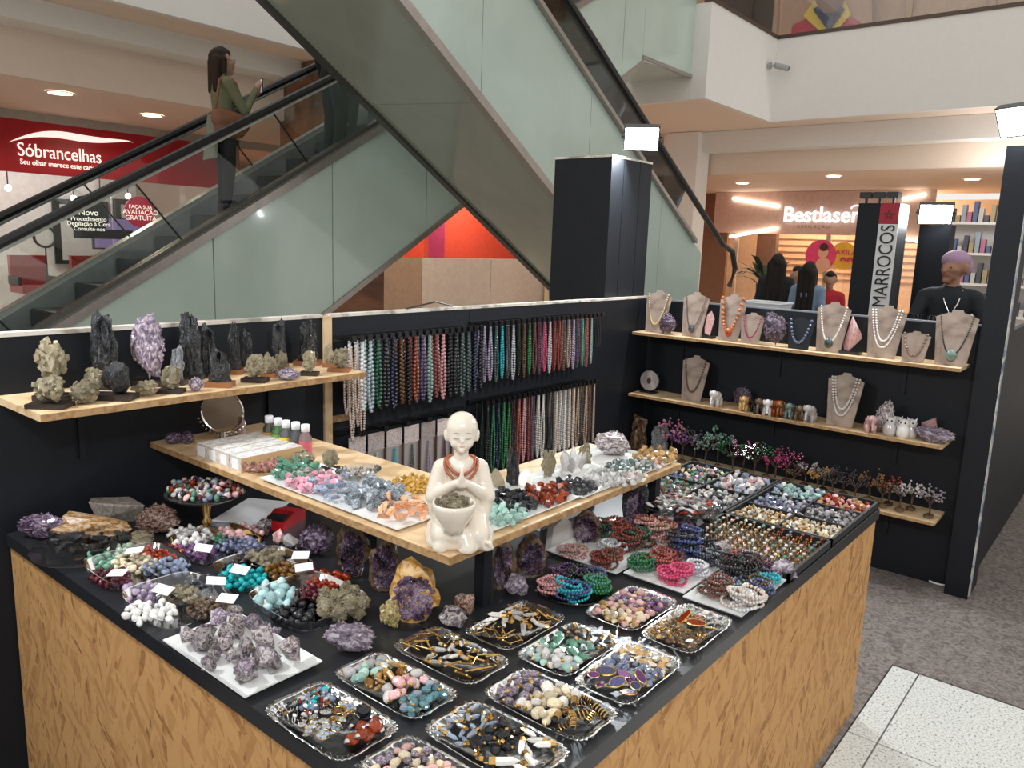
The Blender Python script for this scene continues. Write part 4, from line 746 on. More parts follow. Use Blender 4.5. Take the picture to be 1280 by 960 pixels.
D('carnelian_stone', 'orange red carnelian pebble', 202, 695, 24, 8, 30, .012, CARN, 'between the clear dishes'); D('white_stone', 'white quartz pebble', 238, 674, 26, 9, 32, .014, WQ, 'in the dish below the cake stand'); D('rose_stone', 'pale pink rose quartz pebble', 303, 669, 26, 7, 26, .014, ROSE); D('amethyst_stone', 'dark violet amethyst pebble', 240, 694, 25, 8, 30, .012, AMT); D('sodalite_stone', 'dark blue sodalite pebble', 300, 686, 28, 8, 34, .012, SODA); D('jade_stone', 'deep green pebble', 274, 679, 8, 5, 8, .011, AVEN, 'between white and blue pebbles')
D('lilac_stone', 'light lilac amethyst pebble', 178, 744, 19, 8, 20, .014, st('lilac_am', (.30, .22, .34), (.50, .42, .52)), 'beside the white stones'); D('snow_stone', 'milky white tumbled stone', 187, 771, 30, 11, 34, .014, pm('milk_stone', (.80, .78, .74), .15)); D('pyrite_nugget', 'small pyrite nugget', 225, 748, 22, 8, 36, .011, PYR, 'beside the white stones', shp='rough'); D('bronzite_stone', 'dark brown flat pebble', 260, 765, 26, 9, 34, .011, BRN); D('hematite_stone', 'grey hematite pebble', 256, 733, 22, 8, 26, .012, HEM)
D('turquoise_stone', 'bright turquoise pebble', 302, 728, 28, 10, 30, .015, TURQ); D('pyrite_lump', 'large pyrite nugget', 331, 702, 20, 8, 18, .015, PYR, 'behind the turquoise', shp='rough'); D('onyx_stone', 'small black pebble', 289, 707, 17, 6, 22, .010, OBS, 'behind the turquoise'); D('tiger_eye_stone', 'brown tiger eye pebble', 353, 718, 20, 8, 22, .013, TIG); D('black_pebble', 'glossy black pebble', 364, 695, 18, 7, 22, .011, OBS, 'by the paper tag')
D('opalite_stone', 'pale blue opalite stone', 346, 750, 24, 11, 18, .019, OPAL); D('obsidian_stone', 'black obsidian drop', 366, 772, 25, 11, 36, .014, OBS); D('garnet_pebble', 'deep red brown pebble', 385, 748, 15, 8, 18, .013, GARN, 'beside the opalite'); D('red_jasper_stone', 'red jasper oval pebble', 409, 731, 24, 9, 24, .015, CARN); D('pyrite_clump', 'coarse pyrite clump', 426, 762, 27, 15, 26, .020, PYR, shp='pyrite')
for i, (x, y, t) in enumerate(((147, 716, 'on the garnet stones'), (168, 688, 'behind the cream stones'), (254, 685, 'on the amethyst pebbles'), (204, 737, 'beside the pyrite nuggets'), (270, 726, 'on the hematite pebbles'), (284, 748, 'on the brown pebbles'), (380, 709, 'on the tiger eye'), (376, 694, 'on the black pebbles'), (300, 712, 'beside the turquoise'))):
    p = PZ(x, y, ZC+.045); o = ob('price_tag', bpy.data.meshes.get('price_tag') or MB().box((-.022, -.014, 0), (.022, .014, .001)).mesh('price_tag', PAPER), None, p, (rnd.uniform(.1, .4), rnd.uniform(-.2, .2), rnd.uniform(-1.2, -.4))); tag(o, 'small white price tag ' + t, 'tag', 'white price tags in the dishes')
# square tray of amethyst chunks
x0, y0, x1, y1 = rect4([(207, 800), (300, 766), (403, 830), (300, 874)], ZC+.012); ceramic_tray('square white ceramic tray of grey violet amethyst chunks', x0, y0, x1, y1, ZC, .016, rim=.022)
pile('amethyst_chunk', 'grey violet amethyst chunk in the square white tray', 'stone', 'grey violet amethyst chunks in the square white tray', ZC+.004, 30, .036, 'chunk', [AMG, AMG, AML], rect=(x0+.016, y0+.02, x1-.016, y1-.02), vary=.35); P('amethyst_shard', 'small crystal shard', 300, 815, 60, 27, 7, .016, 'rough', [AMG, AML], 'in the square white tray', z=ZC+.008)
# far end of the wing
MB().lathe([(0, .002), (.10, .002), (.14, .014), (.138, .017), (.1, .006), (0, .006)], 36, cap=False).build('glass_platter', TRAYG); o = bpy.data.objects['glass_platter']; o.location = PZ(110, 690, ZC); tag(o, 'round glass platter under black tourmaline logs at the counter end', 'platter')
P('tourmaline_log', 'black tourmaline log', 110, 681, 45, 14, 30, .024, 'slab', TOU, 'on the round glass platter', z=ZC+.008, lying=True)
s1('pyrite_specimen', 'pale pyrite clump beside the tourmaline logs', 161, 664, 193, 686, ZC, 'pyrite', PYR, 21); s1('amethyst_cluster', 'flat dark amethyst bed at the corner of the counter', 22, 642, 86, 676, ZC, 'druse', AMD, 22, depth=.5); s1('agate_bed', 'golden brown agate bed behind the tourmaline logs', 60, 644, 170, 674, ZC, 'rough', st('agate_gold', (.2, .1, .04), (.45, .28, .14), (.5, .42, .34), rough=.4), 2, depth=.4); s1('stone_slab', 'pale grey stone slab behind the agate bed', 114, 626, 186, 656, ZC, 'slab', st('pale_slab', (.22, .19, .16), (.42, .38, .34), rough=.5), 3, depth=.4); s1('amethyst_cluster', 'reddish brown crystal cluster beside the stone slab', 168, 633, 228, 668, ZC, 'druse', st('red_cluster', (.05, .025, .02), (.2, .12, .1), (.4, .3, .25)), 23, depth=.6)
# cake stand with mixed tumbled stones
e = thing('cake_stand', 'round glass cake stand with gold stem holding mixed tumbled stones', 'cake stand', PZ(259, 668, ZC)); q = mpp(e.location); hh = 50*q
MB().lathe([(.05, 0), (.05, .004), (.012, .012), (.008, .03), (.014, .042), (.008, .055), (.016, hh-.012), (.02, hh)], 16).build('stem', GOLD, e, True); MB().lathe([(0, hh), (.09, hh), (.112, hh+.012), (.111, hh+.015), (.09, hh+.004), (0, hh+.004)], 36, cap=False).build('plate', TRAYG, e)
P('mixed_tumbled_stone', 'tumbled stone', 257, 615, 44, 11, 70, .0125, 'tumbled', [WQ, OBS, SODA, AVEN, CARN, ROSE, CLQ, BRN, ANG, WQ, GARN], 'on the glass cake stand', z=ZC+hh+.006, mix=True)
# papers, card reader, points
e = thing('clipboard', 'stack of grey and white papers under the platform', 'papers', PZ(312, 645, ZC), .5); MB().box((-.11, -.07, 0), (.11, .07, .012)).build('pad', pm('grey_pad', (.3, .3, .31), .6), e); MB().box((-.10, -.075, .012), (.115, .066, .016)).build('sheet', PAPER, e)
e = thing('card_reader', 'red payment card reader under the platform edge', 'card reader', PZ(356, 654, ZC), .4); MB().prism([(-.06, 0), (.06, 0), (.06, .03), (.0, .042), (-.06, .02)], -.035, .035, Matrix.Rotation(R90, 4, 'X')).build('body', pm('reader_red', (.5, .015, .02), .3), e); MB().box((-.05, -.028, .024), (-.01, .028, .036)).build('keypad', RUB, e)
for i, (x0_, y0_, x1_, y1_, t) in enumerate(((320, 651, 341, 672, 'clear grey crystal tip behind the rose quartz'), (341, 663, 356, 683, 'rounded pink quartz lump beside the crystal tip'), (354, 668, 374, 692, 'white quartz block beside the geode'), (374, 655, 417, 697, 'dark amethyst half geode under the platform'))):
    s1('crystal_block', t, x0_, y0_, x1_, y1_, ZC, ('chunk', 'rough', 'chunk', 'druse')[i], (AMG, ROSE, WQ, AMD)[i], 24+i)
s1('amethyst_cluster', 'dark amethyst rock beside the wall behind the cake stand', 218, 581, 248, 610, ZC, 'druse', AMD, 40, pt=(1.27, 2.3, ZC))
# geodes under the platform
def geode(label, x0, y0, x1, y1, i, rock=None, cry=None):
    p = PZ((x0+x1)/2, y1-2, ZC); q = mpp(p); e = thing('amethyst_geode', label, 'geode', p, math.atan2(CR.y, CR.x)); me = g_geode(i).mesh('geode', [rock or BRN, cry or AMD]); o = ob('shell', me, e, None, None, ((x1-x0)*q/.74, (x1-x0)*q/.6, min((y1-y0)*q, .17)/.97)); return e
geode('tall dark amethyst cathedral geode under the platform edge', 422, 656, 460, 722, 1); geode('second tall amethyst geode beside the cathedral one', 462, 672, 500, 740, 2); geode('large tilted amethyst geode with sandy rind', 486, 709, 549, 777, 3, YELJ); geode('tall dark geode behind the platform leg', 614, 676, 642, 738, 4); geode('brown violet geode beside the platform leg', 645, 672, 684, 722, 5); geode('dark sparkling geode beside the bracelets', 713, 640, 749, 680, 6); geode('tall geode with violet side under the platform end', 777, 608, 809, 660, 7, TOU); 
s1('amethyst_cluster', 'lilac amethyst finger lying before the geodes', 404, 778, 471, 818, ZC, 'druse', AML, 30, depth=.5); s1('pyrite_specimen', 'golden pyrite block on a glass foot before the geode', 474, 750, 501, 788, ZC, 'pyrite', st('pyrite_gold', (.2, .14, .05), (.55, .44, .22), (.7, .6, .36), rough=.3), 31); s1('agate_lump', 'grey banded agate lump beside the black counter gap', 548, 760, 585, 786, ZC, 'rough', AMG, 32); s1('agate_lump', 'brown agate egg behind the grey lump', 567, 743, 593, 771, ZC, 'rough', st('brown_agate', (.1, .05, .03), (.3, .18, .13), (.5, .4, .36)), 33); s1('amethyst_lump', 'pale lilac rough lump before the brown violet geode', 629, 717, 660, 746, ZC, 'rough', AML, 34); s1('amethyst_lump', 'dark round rock under the platform end', 768, 644, 802, 664, ZC, 'rough', AMD, 35)
e = thing('quartz_slab', 'pale polished crystal slab leaning under the platform', 'mineral', PZ(700, 682, ZC)); MB().prism([(-.06, 0), (.05, 0), (.06, .05), (.0, .09), (-.05, .07)], -.01, .01, Matrix.Rotation(R90, 4, 'X')).build('slab', WQ, e)
e = thing('white_carton', 'white carton standing behind the geodes under the platform', 'box', (1.95, 1.385, ZC)); MB().box((-.12, -.02, 0), (.1, .02, .12)).build('carton', PAPER, e); MB().box((-.12, -.0205, .05), (.1, -.02, .055)).build('tape', pm('carton_tape', (.5, .5, .52), .4), e)
# ================================================================ COUNTER, FRONT CORNER: pressed glass trays of pendants
def glass_tray(label, x0, y0, x1, y1, z):
    e = thing('glass_tray', label, 'tray', ((x0+x1)/2, (y0+y1)/2, z)); a, b = (x1-x0)/2, (y1-y0)/2; n = 96; vs = []; fs = []
    def se(t, s, zz, scal=0): c, d = math.cos(t), math.sin(t); k = .34; u = s*(1+scal*math.cos(26*t)); return (a*u*math.copysign(abs(c)**k, c), b*u*math.copysign(abs(d)**k, d), zz)
    for s, zz, q in ((.80, .002, 0), (.84, .003, 0), (.93, .011, .008), (1.0, .014, .022), (1.0, .0125, .022), (.84, .0005, 0)): vs += [se(2*math.pi*i/n, s, zz, q) for i in range(n)]
    for k in range(5): fs += [(k*n+i, k*n+(i+1) % n, k*n+n+(i+1) % n, k*n+n+i) for i in range(n)]
    fs.append(tuple(range(n))); MB().add(vs, fs).build('plate', TRAYG, e, True)
    m = MB()
    for i in range(26):
        t = 2*math.pi*(i+.5)/26; p = se(t, .925, .0115); m.lathe([(.0052, 0), (.0062, .0012), (.0052, .0022), (.0042, .0012)], 8, Matrix.Translation(p), cap=False)
    r = m.build('pressed_rosettes', TRAYG, e); r['kind'] = 'stuff'; return e
kz = 1.018
TR = {1: (.722, .925, .866, 1.160), 2: (.884, .922, 1.014, 1.166), 3: (1.034, .925, 1.172, 1.160), 4: (1.187, .955, 1.41, 1.095), 5: (.876, .663, 1.018, .903), 6: (1.034, .663, 1.172, .903), 7: (1.187, .804, 1.40, .946), 8: (1.187, .660, 1.42, .798), 9: (1.446, .804, 1.672, .950), 10: (1.446, .660, 1.672, .798), 11: (.735, .68, .862, .912)}
TN = {1: 'rings and flower pendants', 2: 'fluorite and tourmaline pendants', 3: 'gold bars and white quartz', 4: 'gold chains and long white quartz', 5: 'kyanite and black pendants', 6: 'amethyst, cream shells and black spirals', 7: 'green aventurine and dark points', 8: 'agate slices with gold rims', 9: 'round pink and violet stones', 10: 'red pendants and mixed charms', 11: 'small violet and gold charms'}
for k, v in TR.items(): glass_tray('clear pressed glass tray of %s' % TN[k], *v, ZC+.001)
ZT = ZC+.006
# small jewellery meshes (unit size about 1)
def jm(name, build, mats): m = MB(); build(m); return m.mesh(name, mats, False)
def mk_point(mat, cap=GOLD):
    def b(m): m.add(*hexpt(2.0, .34, .28), X=Matrix.Rotation(R90, 4, 'Y') @ Matrix.Translation((0, 0, -1))); m.cur = 1; m.cyl((-1.3, 0, 0), (-.8, 0, 0), .38, n=8); m.tube([(-1.3+.22*math.cos(t)-.2, .22*math.sin(t), 0) for t in [i*math.pi/4 for i in range(8)]], .05, 4, True)
    return jm('pendant', b, [mat, cap])
def mk_drop(mat, cap=GOLD):
    def b(m):
        v, f = g_tumbled(3); m.add(v, f); m.cur = 1; m.cyl((-1.15, 0, 0), (-.7, 0, 0), .2, .42, n=8)
    return jm('pendant', b, [mat, cap])
def mk_slice(mat, cap=GOLD):
    def b(m): m.lathe([(.62, -.06), (.62, .06)], 14, sx=1.5); m.cur = 1; m.tube([(.97*math.cos(t), .66*math.sin(t), 0) for t in [i*math.pi/9 for i in range(18)]], .08, 5, True); m.ball((-1.1, 0, 0), .16, 6, 4)
    return jm('pendant', b, [mat, cap])
def mk_bar(mat):
    def b(m): m.cyl((-1.3, 0, 0), (1.3, 0, 0), .13, n=6); m.ball((1.3, 0, 0), .2, 6, 4)
    return jm('pendant', b, [mat])
def mk_ring(mat, metal=SILV):
    def b(m): m.cur = 1; m.tube([(math.cos(t)*.7, 0, math.sin(t)*.7) for t in [i*math.pi/7 for i in range(14)]], .12, 5, True); m.cur = 0; m.ball((0, 0, .85), .5, 8, 5, (1, .8, .6))
    return jm('ring', b, [mat, metal])
def mk_flower(mat):
    def b(m):
        for k in range(4): m.ball((.5*math.cos(k*R90+.78), .5*math.sin(k*R90+.78), 0), .42, 7, 4, (1, 1, .35))
        m.cur = 1; m.ball((0, 0, .1), .22, 6, 4); m.tube([(.95*math.cos(t), .95*math.sin(t), 0) for t in [i*math.pi/6 for i in range(12)]], .06, 4, True)
    return jm('pendant', b, [mat, GOLD])
def mk_spiral(mat):
    def b(m): m.add(*hexpt(2.4, .36, .3), X=Matrix.Rotation(R90, 4, 'Y') @ Matrix.Translation((0, 0, -1.2))); m.cur = 1; m.tube([(-1.2+2*t/36, .42*math.cos(t*.9), .42*math.sin(t*.9)) for t in range(36)], .07, 4)
    return jm('pendant', b, [mat, GOLD])
def fill(k, name, what, u0, v0, u1, v1, n, r, meshes, **kw):
    x0, y0, x1, y1 = TR[k]; a, b = (x1-x0), (y1-y0); m_ = .09; X0 = x0+a*m_; Y0 = y0+b*m_*.8; A = a*(1-2*m_); B = b*(1-1.6*m_)
    lb = '%s in the glass tray of %s' % (what, TN[k])
    pile(name, lb, 'jewellery', lb, ZT, int(n*1.5), r*1.12, None, meshes, rect=(X0+A*u0, Y0+B*v0, X0+A*u1, Y0+B*v1), lying=True, flat=.55, **kw)
LAB2 = st('pale_blue_gem', (.24, .30, .38), (.42, .48, .55)); WSH = st('white_shell', (.62, .58, .52), (.80, .77, .72)); 
fill(1, 'ring', 'silver ring with dark stone', 0, .62, .8, 1, 26, .0105, [mk_ring(OBS), mk_ring(WQ), mk_ring(TIG)]); fill(1, 'bead_charm', 'red and blue bead charm', .35, .72, 1, 1, 16, .008, [mk_drop(CARN, SILV), mk_drop(ANG, SILV), mk_drop(TURQ, SILV)]); fill(1, 'flower_pendant', 'four petal flower pendant', 0, .3, 1, .64, 22, .012, [mk_flower(LAB2), mk_flower(TIG), mk_flower(LAB2)]); fill(1, 'drop_pendant', 'black polished drop pendant', .45, .18, 1, .4, 8, .018, [mk_drop(OBS, SILV)]); fill(1, 'jasper_pendant', 'red jasper barrel pendant', .3, 0, 1, .22, 11, .019, [mk_drop(JASP, SILV)])
fill(2, 'fluorite_pendant', 'pale green fluorite pendant', 0, .72, 1, 1, 24, .014, [mk_drop(AQUA), mk_drop(CLQ)]); fill(2, 'tiger_pendant', 'golden brown pendant', 0, .5, 1, .76, 18, .016, [mk_drop(TIG), mk_point(YELJ)]); fill(2, 'rose_pendant', 'pink tourmaline pendant', 0, .26, 1, .52, 24, .016, [mk_drop(ROSE), mk_drop(WQ)]); fill(2, 'apatite_pendant', 'teal stone pendant', 0, 0, 1, .28, 30, .013, [mk_drop(st('apatite', (.05, .14, .17), (.18, .32, .35)), GOLD), mk_drop(LAB2)])
fill(3, 'gold_bar_pendant', 'thin gold bar pendant', 0, .66, 1, 1, 40, .016, [mk_bar(GOLD)]); fill(3, 'quartz_point_pendant', 'white quartz point pendant', 0, .34, 1, .7, 26, .017, [mk_point(CLQ), mk_point(WSH)]); fill(3, 'gold_triangle_pendant', 'gold stick pendant', 0, 0, 1, .36, 40, .018, [mk_bar(GOLD)])
fill(4, 'gold_stick', 'fine gold stick charm', 0, 0, .34, 1, 50, .013, [mk_bar(GOLD)]); fill(4, 'quartz_wand', 'long white quartz wand', .28, .0, .74, 1, 26, .022, [mk_point(WSH), mk_point(CLQ)]); fill(4, 'gold_chain_piece', 'twisted gold chain piece', .68, 0, 1, 1, 50, .013, [mk_bar(GOLD)])
fill(5, 'kyanite_pendant', 'pale blue kyanite pendant', 0, .62, 1, 1, 34, .016, [mk_point(KYA), mk_point(LAB2)]); fill(5, 'black_pendant', 'black tourmaline pendant with gold cap', 0, .3, 1, .66, 44, .014, [mk_point(TOU), mk_drop(OBS)]); fill(5, 'selenite_pendant', 'white selenite bar pendant', 0, 0, 1, .32, 24, .022, [mk_point(pm('selenite', (.78, .76, .72), .3))])
fill(6, 'amethyst_pendant', 'violet amethyst pendant', 0, .66, 1, 1, 34, .014, [mk_point(AML), mk_drop(AML)]); fill(6, 'shell_pendant', 'cream shell pendant', 0, .32, 1, .7, 32, .016, [mk_drop(CREAM), mk_drop(WSH)]); fill(6, 'spiral_pendant', 'black pendant with gold spiral', 0, 0, 1, .34, 18, .019, [mk_spiral(OBS)])
fill(7, 'clear_pendant', 'clear quartz pendant', 0, .0, .36, 1, 34, .013, [mk_drop(CLQ), mk_drop(AQUA)]); fill(7, 'aventurine_pendant', 'green aventurine arrow pendant', .3, .0, .7, 1, 26, .018, [shape('flat', 1, AVEN), shape('flat', 2, AVEN)]); fill(7, 'dark_point_pendant', 'dark grey point pendant', .64, 0, 1, 1, 34, .014, [mk_point(HEM), mk_point(TOU)])
fill(8, 'agate_slice_pendant', 'gold rimmed agate slice', 0, 0, .42, 1, 15, .021, [mk_slice(BRN), mk_slice(st('purple_agate', (.08, .02, .09), (.2, .06, .2))), mk_slice(st('blue_agate', (.03, .03, .09), (.09, .09, .2)))]); fill(8, 'sodalite_pendant', 'blue sodalite pendant', .34, 0, .72, 1, 34, .012, [mk_drop(SODA), mk_drop(ANG)]); fill(8, 'gold_leaf_pendant', 'gold rimmed leaf charm', .62, 0, 1, 1, 42, .013, [mk_slice(YELJ), mk_slice(WSH)])
fill(9, 'beige_nugget', 'beige pink nugget pendant', 0, 0, .5, 1, 52, .012, [mk_drop(ROSE), mk_drop(YELJ), mk_drop(CREAM)]); fill(9, 'violet_nugget', 'violet and pink nugget pendant', .46, 0, 1, 1, 56, .012, [mk_drop(AML), mk_drop(ROSE), mk_drop(AMT)])
fill(10, 'mixed_charm', 'small gold and brown charm', 0, 0, .5, 1, 50, .011, [mk_drop(BRN), mk_slice(YELJ), mk_ring(TIG, GOLD)]); fill(10, 'large_pendant', 'large flat coloured pendant', .4, .1, .8, .8, 8, .024, [mk_slice(CARN), mk_slice(JASP), mk_slice(SODA), mk_slice(AVEN)]); fill(10, 'white_link', 'white ring and link charm', .72, 0, 1, 1, 34, .012, [mk_ring(WSH, WSH), mk_bar(WSH)])
fill(11, 'violet_charm', 'violet and gold wire charm', 0, .4, 1, 1, 44, .012, [mk_drop(AML), mk_drop(ROSE), mk_drop(CREAM)]); fill(11, 'gold_charm', 'gold wrapped stone charm', 0, 0, 1, .4, 30, .013, [mk_drop(YELJ), mk_spiral(CREAM)])
# ================================================================ BRACELETS
def mk_brace(mat, beads=20, n2=None):
    def b(m):
        r = math.pi/beads*.98
        for i in range(beads): t = 2*math.pi*i/beads; m.cur = (i % 3 == 0)*1 if n2 else 0; m.ball((math.cos(t), math.sin(t), .05*math.sin(3*t)), r, 6, 4)
    me = jm('bracelet', b, [mat, n2] if n2 else [mat]); me.polygons.foreach_set('use_smooth', [True]*len(me.polygons)); return me
def braces(what, where, x, y, rx, ry, n, r, cols, z):
    lb = '%s bead bracelet %s' % (what, where); R = random.Random(len(lb)*7+n); ms = [mk_brace(BD(c, BC[c])) for c in cols]
    for k in range(int(n*2.4)):
        t = R.uniform(0, 6.28); u = R.random()**.5*.8; p = PZ(x+rx*u*math.cos(t), y+ry*u*math.sin(t), z); o = ob('bracelet', ms[k % len(ms)], None, (p.x, p.y, z+.006+.0028*k), (R.gauss(0, .10), R.gauss(0, .10), R.uniform(0, 6)), r*1.08*R.uniform(.88, 1.05)); tag(o, lb, 'bracelet', lb)
bt = [(1.70, 1.01, 2.06, 1.24), (1.72, .822, 2.005, 1.00), (1.70, .660, 1.985, .815)]
for v, t in zip(bt, ('white rimmed tray of mixed bead bracelets under the platform end', 'white tray of dark blue, red and hot pink bracelets', 'white tray of brown, black and turquoise bracelets at the counter edge')): ceramic_tray(t, *v, ZC+.001, .012, rim=.014)
zb = ZC+.006; W1 = 'in the mixed bracelet tray'; W2 = 'in the middle bracelet tray'; W3 = 'in the edge bracelet tray'
braces('pale pink', W1, 717, 694, 12, 5, 3, .026, ['rose', 'sand'], zb); braces('dark green', W1, 742, 671, 18, 7, 6, .027, ['green', 'black', 'emer'], zb); braces('orange red', W1, 776, 666, 20, 5, 5, .027, ['carn', 'coral'], zb); braces('sandy chip', W1, 820, 672, 24, 8, 9, .027, ['sand', 'rose', 'carn'], zb); braces('white', W1, 764, 690, 14, 5, 3, .026, ['white', 'silver'], zb); braces('multicolour', W1, 792, 684, 20, 7, 7, .027, ['tiger', 'black', 'green', 'red'], zb); braces('brick red', W1, 757, 706, 16, 6, 6, .026, ['red', 'tiger', 'jasper'], zb)
braces('dark green', W2, 803, 711, 12, 6, 4, .026, ['emer', 'green'], zb); braces('red', W2, 827, 706, 18, 6, 5, .026, ['red', 'coral'], zb); braces('hot pink', W2, 842, 725, 18, 7, 6, .026, ['pink'], zb); braces('navy blue', W2, 862, 695, 26, 8, 10, .027, ['navy', 'black', 'lapis'], zb); braces('pale lilac', W2, 866, 716, 12, 5, 3, .025, ['white', 'lilac'], zb); braces('slate', W2, 884, 703, 12, 6, 5, .026, ['grey', 'navy'], zb)
braces('red brown', W3, 893, 745, 18, 6, 5, .026, ['jasper', 'brown'], zb); braces('pale mint', W3, 908, 738, 14, 5, 4, .026, ['mint', 'white'], zb); braces('black', W3, 920, 725, 24, 7, 9, .027, ['black', 'smoke'], zb); braces('rust red', W3, 930, 711, 22, 5, 6, .026, ['jasper', 'red'], zb); braces('turquoise', W3, 952, 731, 14, 5, 4, .025, ['turq'], zb); braces('multicolour', W3, 940, 746, 18, 6, 6, .026, ['tiger', 'lapis', 'brown', 'black'], zb); braces('white', W3, 930, 758, 20, 6, 6, .026, ['white', 'pearl'], zb); braces('plum', W3, 962, 720, 14, 5, 4, .026, ['plum', 'violet'], zb)
MB().lathe([(0, .002), (.07, .002), (.098, .013), (.096, .016), (.07, .005), (0, .005)], 36, cap=False).build('glass_plate', TRAYG); o = bpy.data.objects['glass_plate']; o.location = PZ(718, 741, ZC); tag(o, 'round glass plate of coloured bracelets', 'plate'); W4 = 'on the round glass plate'
braces('pale pink', W4, 688, 737, 8, 5, 4, .024, ['rose'], zb); braces('dark violet', W4, 703, 722, 10, 5, 4, .025, ['violet', 'plum'], zb); braces('black and silver', W4, 722, 727, 10, 5, 4, .027, ['black', 'smoke'], zb); braces('deep blue', W4, 715, 748, 12, 6, 5, .027, ['lapis', 'turq'], zb); braces('emerald', W4, 745, 741, 8, 5, 5, .026, ['emer', 'jade'], zb); braces('slate blue', W4, 742, 724, 8, 4, 3, .024, ['lapis', 'grey'], zb)
# ================================================================ BLACK COMPARTMENT BOXES (rings, small stones)
TRB = pm('black_box', (.012, .013, .015), .4)
def cbox(label, x0, y0, x1, y1, nx, ny):
    e = thing('compartment_box', label, 'box', (x0, y0, ZC)); A, B = x1-x0, y1-y0; h = .026; bx('bottom', (0, 0, 0), (A, B, .004), TRB, e)
    for a, b in (((0, 0, 0), (A, .008, h)), ((0, B-.008, 0), (A, B, h)), ((0, 0, 0), (.008, B, h)), ((A-.008, 0, 0), (A, B, h))): bx('side', a, b, TRB, e)
    for i in range(1, nx): bx('divider', (A*i/nx-.003, .008, .004), (A*i/nx+.003, B-.008, h-.003), TRB, e)
    for j in range(1, ny): bx('divider', (.008, B*j/ny-.003, .004), (A-.008, B*j/ny+.003, h-.003), TRB, e)
cbox('black box of gold rings with pale stones', 1.992, .655, 2.335, 1.0, 1, 1); cbox('black box with six compartments of chips and tiny stones', 2.34, .655, 2.84, 1.0, 3, 2); cbox('black box with four compartments behind the six compartment one', 2.34, 1.005, 2.84, 1.37, 2, 2)
rms = [mk_ring(m_, GOLD) for m_ in (CREAM, WSH, ROSE, WQ, AVEN, TIG)]; cr = [mk_ring(CARN, GOLD), mk_ring(JASP, GOLD), mk_ring(SODA, GOLD)]
for i in range(11):
    for j in range(11):
        x = 2.015+i*.0298; y = .678+j*.0298; o = ob('gem_ring', (cr if i > 7 and j < 5 else rms)[rnd.randrange(3 if i > 7 and j < 5 else 6)], None, (x, y, ZC+.015), (rnd.gauss(0, .15), rnd.gauss(0, .15), rnd.uniform(-.5, .5)), .0135); red = i > 7 and j < 5
        lb = 'gold ring with %s stone in the black ring box' % o.data.materials[0].name.replace('_', ' '); tag(o, lb, 'ring', lb)
def cell(x0, y0, x1, y1, name, what, r, n, mats, shp='chunk'): w2 = what.split(' ', what.split(' in the ')[0].count(' '))[-1]; q_ = what.split(' in the ')[0].split(' ')[0]; pile(name, 'coloured '+what if 0 else '%s among the %s' % (w2.split(' in the ')[0], what.split(' in the ')[0]) + 's in the ' + what.split(' in the ')[1], 'stone', what, ZC+.005, n, r, shp, mats, rect=(x0, y0, x1, y1), mix=True)
cx = [2.35, 2.507, 2.673, 2.83]; cy = [.665, .828, .99]
cell(cx[0], cy[0], cx[1], cy[1], 'pearl_chip', 'pearl and gold chip in the six compartment box', .011, 50, [CREAM, WSH, YELJ]); cell(cx[1], cy[0], cx[2], cy[1], 'crystal_chip', 'grey white crystal chip in the six compartment box', .012, 46, [AMG, CLQ, HEM]); cell(cx[2], cy[0], cx[3], cy[1], 'peach_chip', 'peach and rust stone in the six compartment box', .014, 34, [ROSE, CARN, YELJ]); cell(cx[0], cy[1], cx[1], cy[2], 'cream_chip', 'cream and beige chip in the six compartment box', .011, 50, [CREAM, YELJ, WSH]); cell(cx[1], cy[1], cx[2], cy[2], 'iris_chip', 'violet and blue chip in the six compartment box', .011, 50, [AML, LAB2, WQ, SODA]); cell(cx[2], cy[1], cx[3], cy[2], 'blue_chip', 'pale blue stone in the six compartment box', .016, 28, [LAB2, AQUA, WQ])
cell(2.35, 1.015, 2.585, 1.18, 'silver_chip', 'silvery white chip in the rear compartment box', .012, 60, [WSH, CLQ, HEM]); cell(2.595, 1.015, 2.83, 1.18, 'white_lump', 'white and rose lump in the rear compartment box', .018, 30, [WQ, ROSE, LAB2]); cell(2.35, 1.19, 2.585, 1.36, 'gem_chip', 'mixed green and violet chip in the rear compartment box', .012, 60, [AVEN, AML, WSH, GRN2, TIG]); cell(2.595, 1.19, 2.83, 1.36, 'gem_pebble', 'mixed tiny pebble in the rear compartment box', .013, 50, [SODA, AVEN, CREAM, ROSE, OBS])
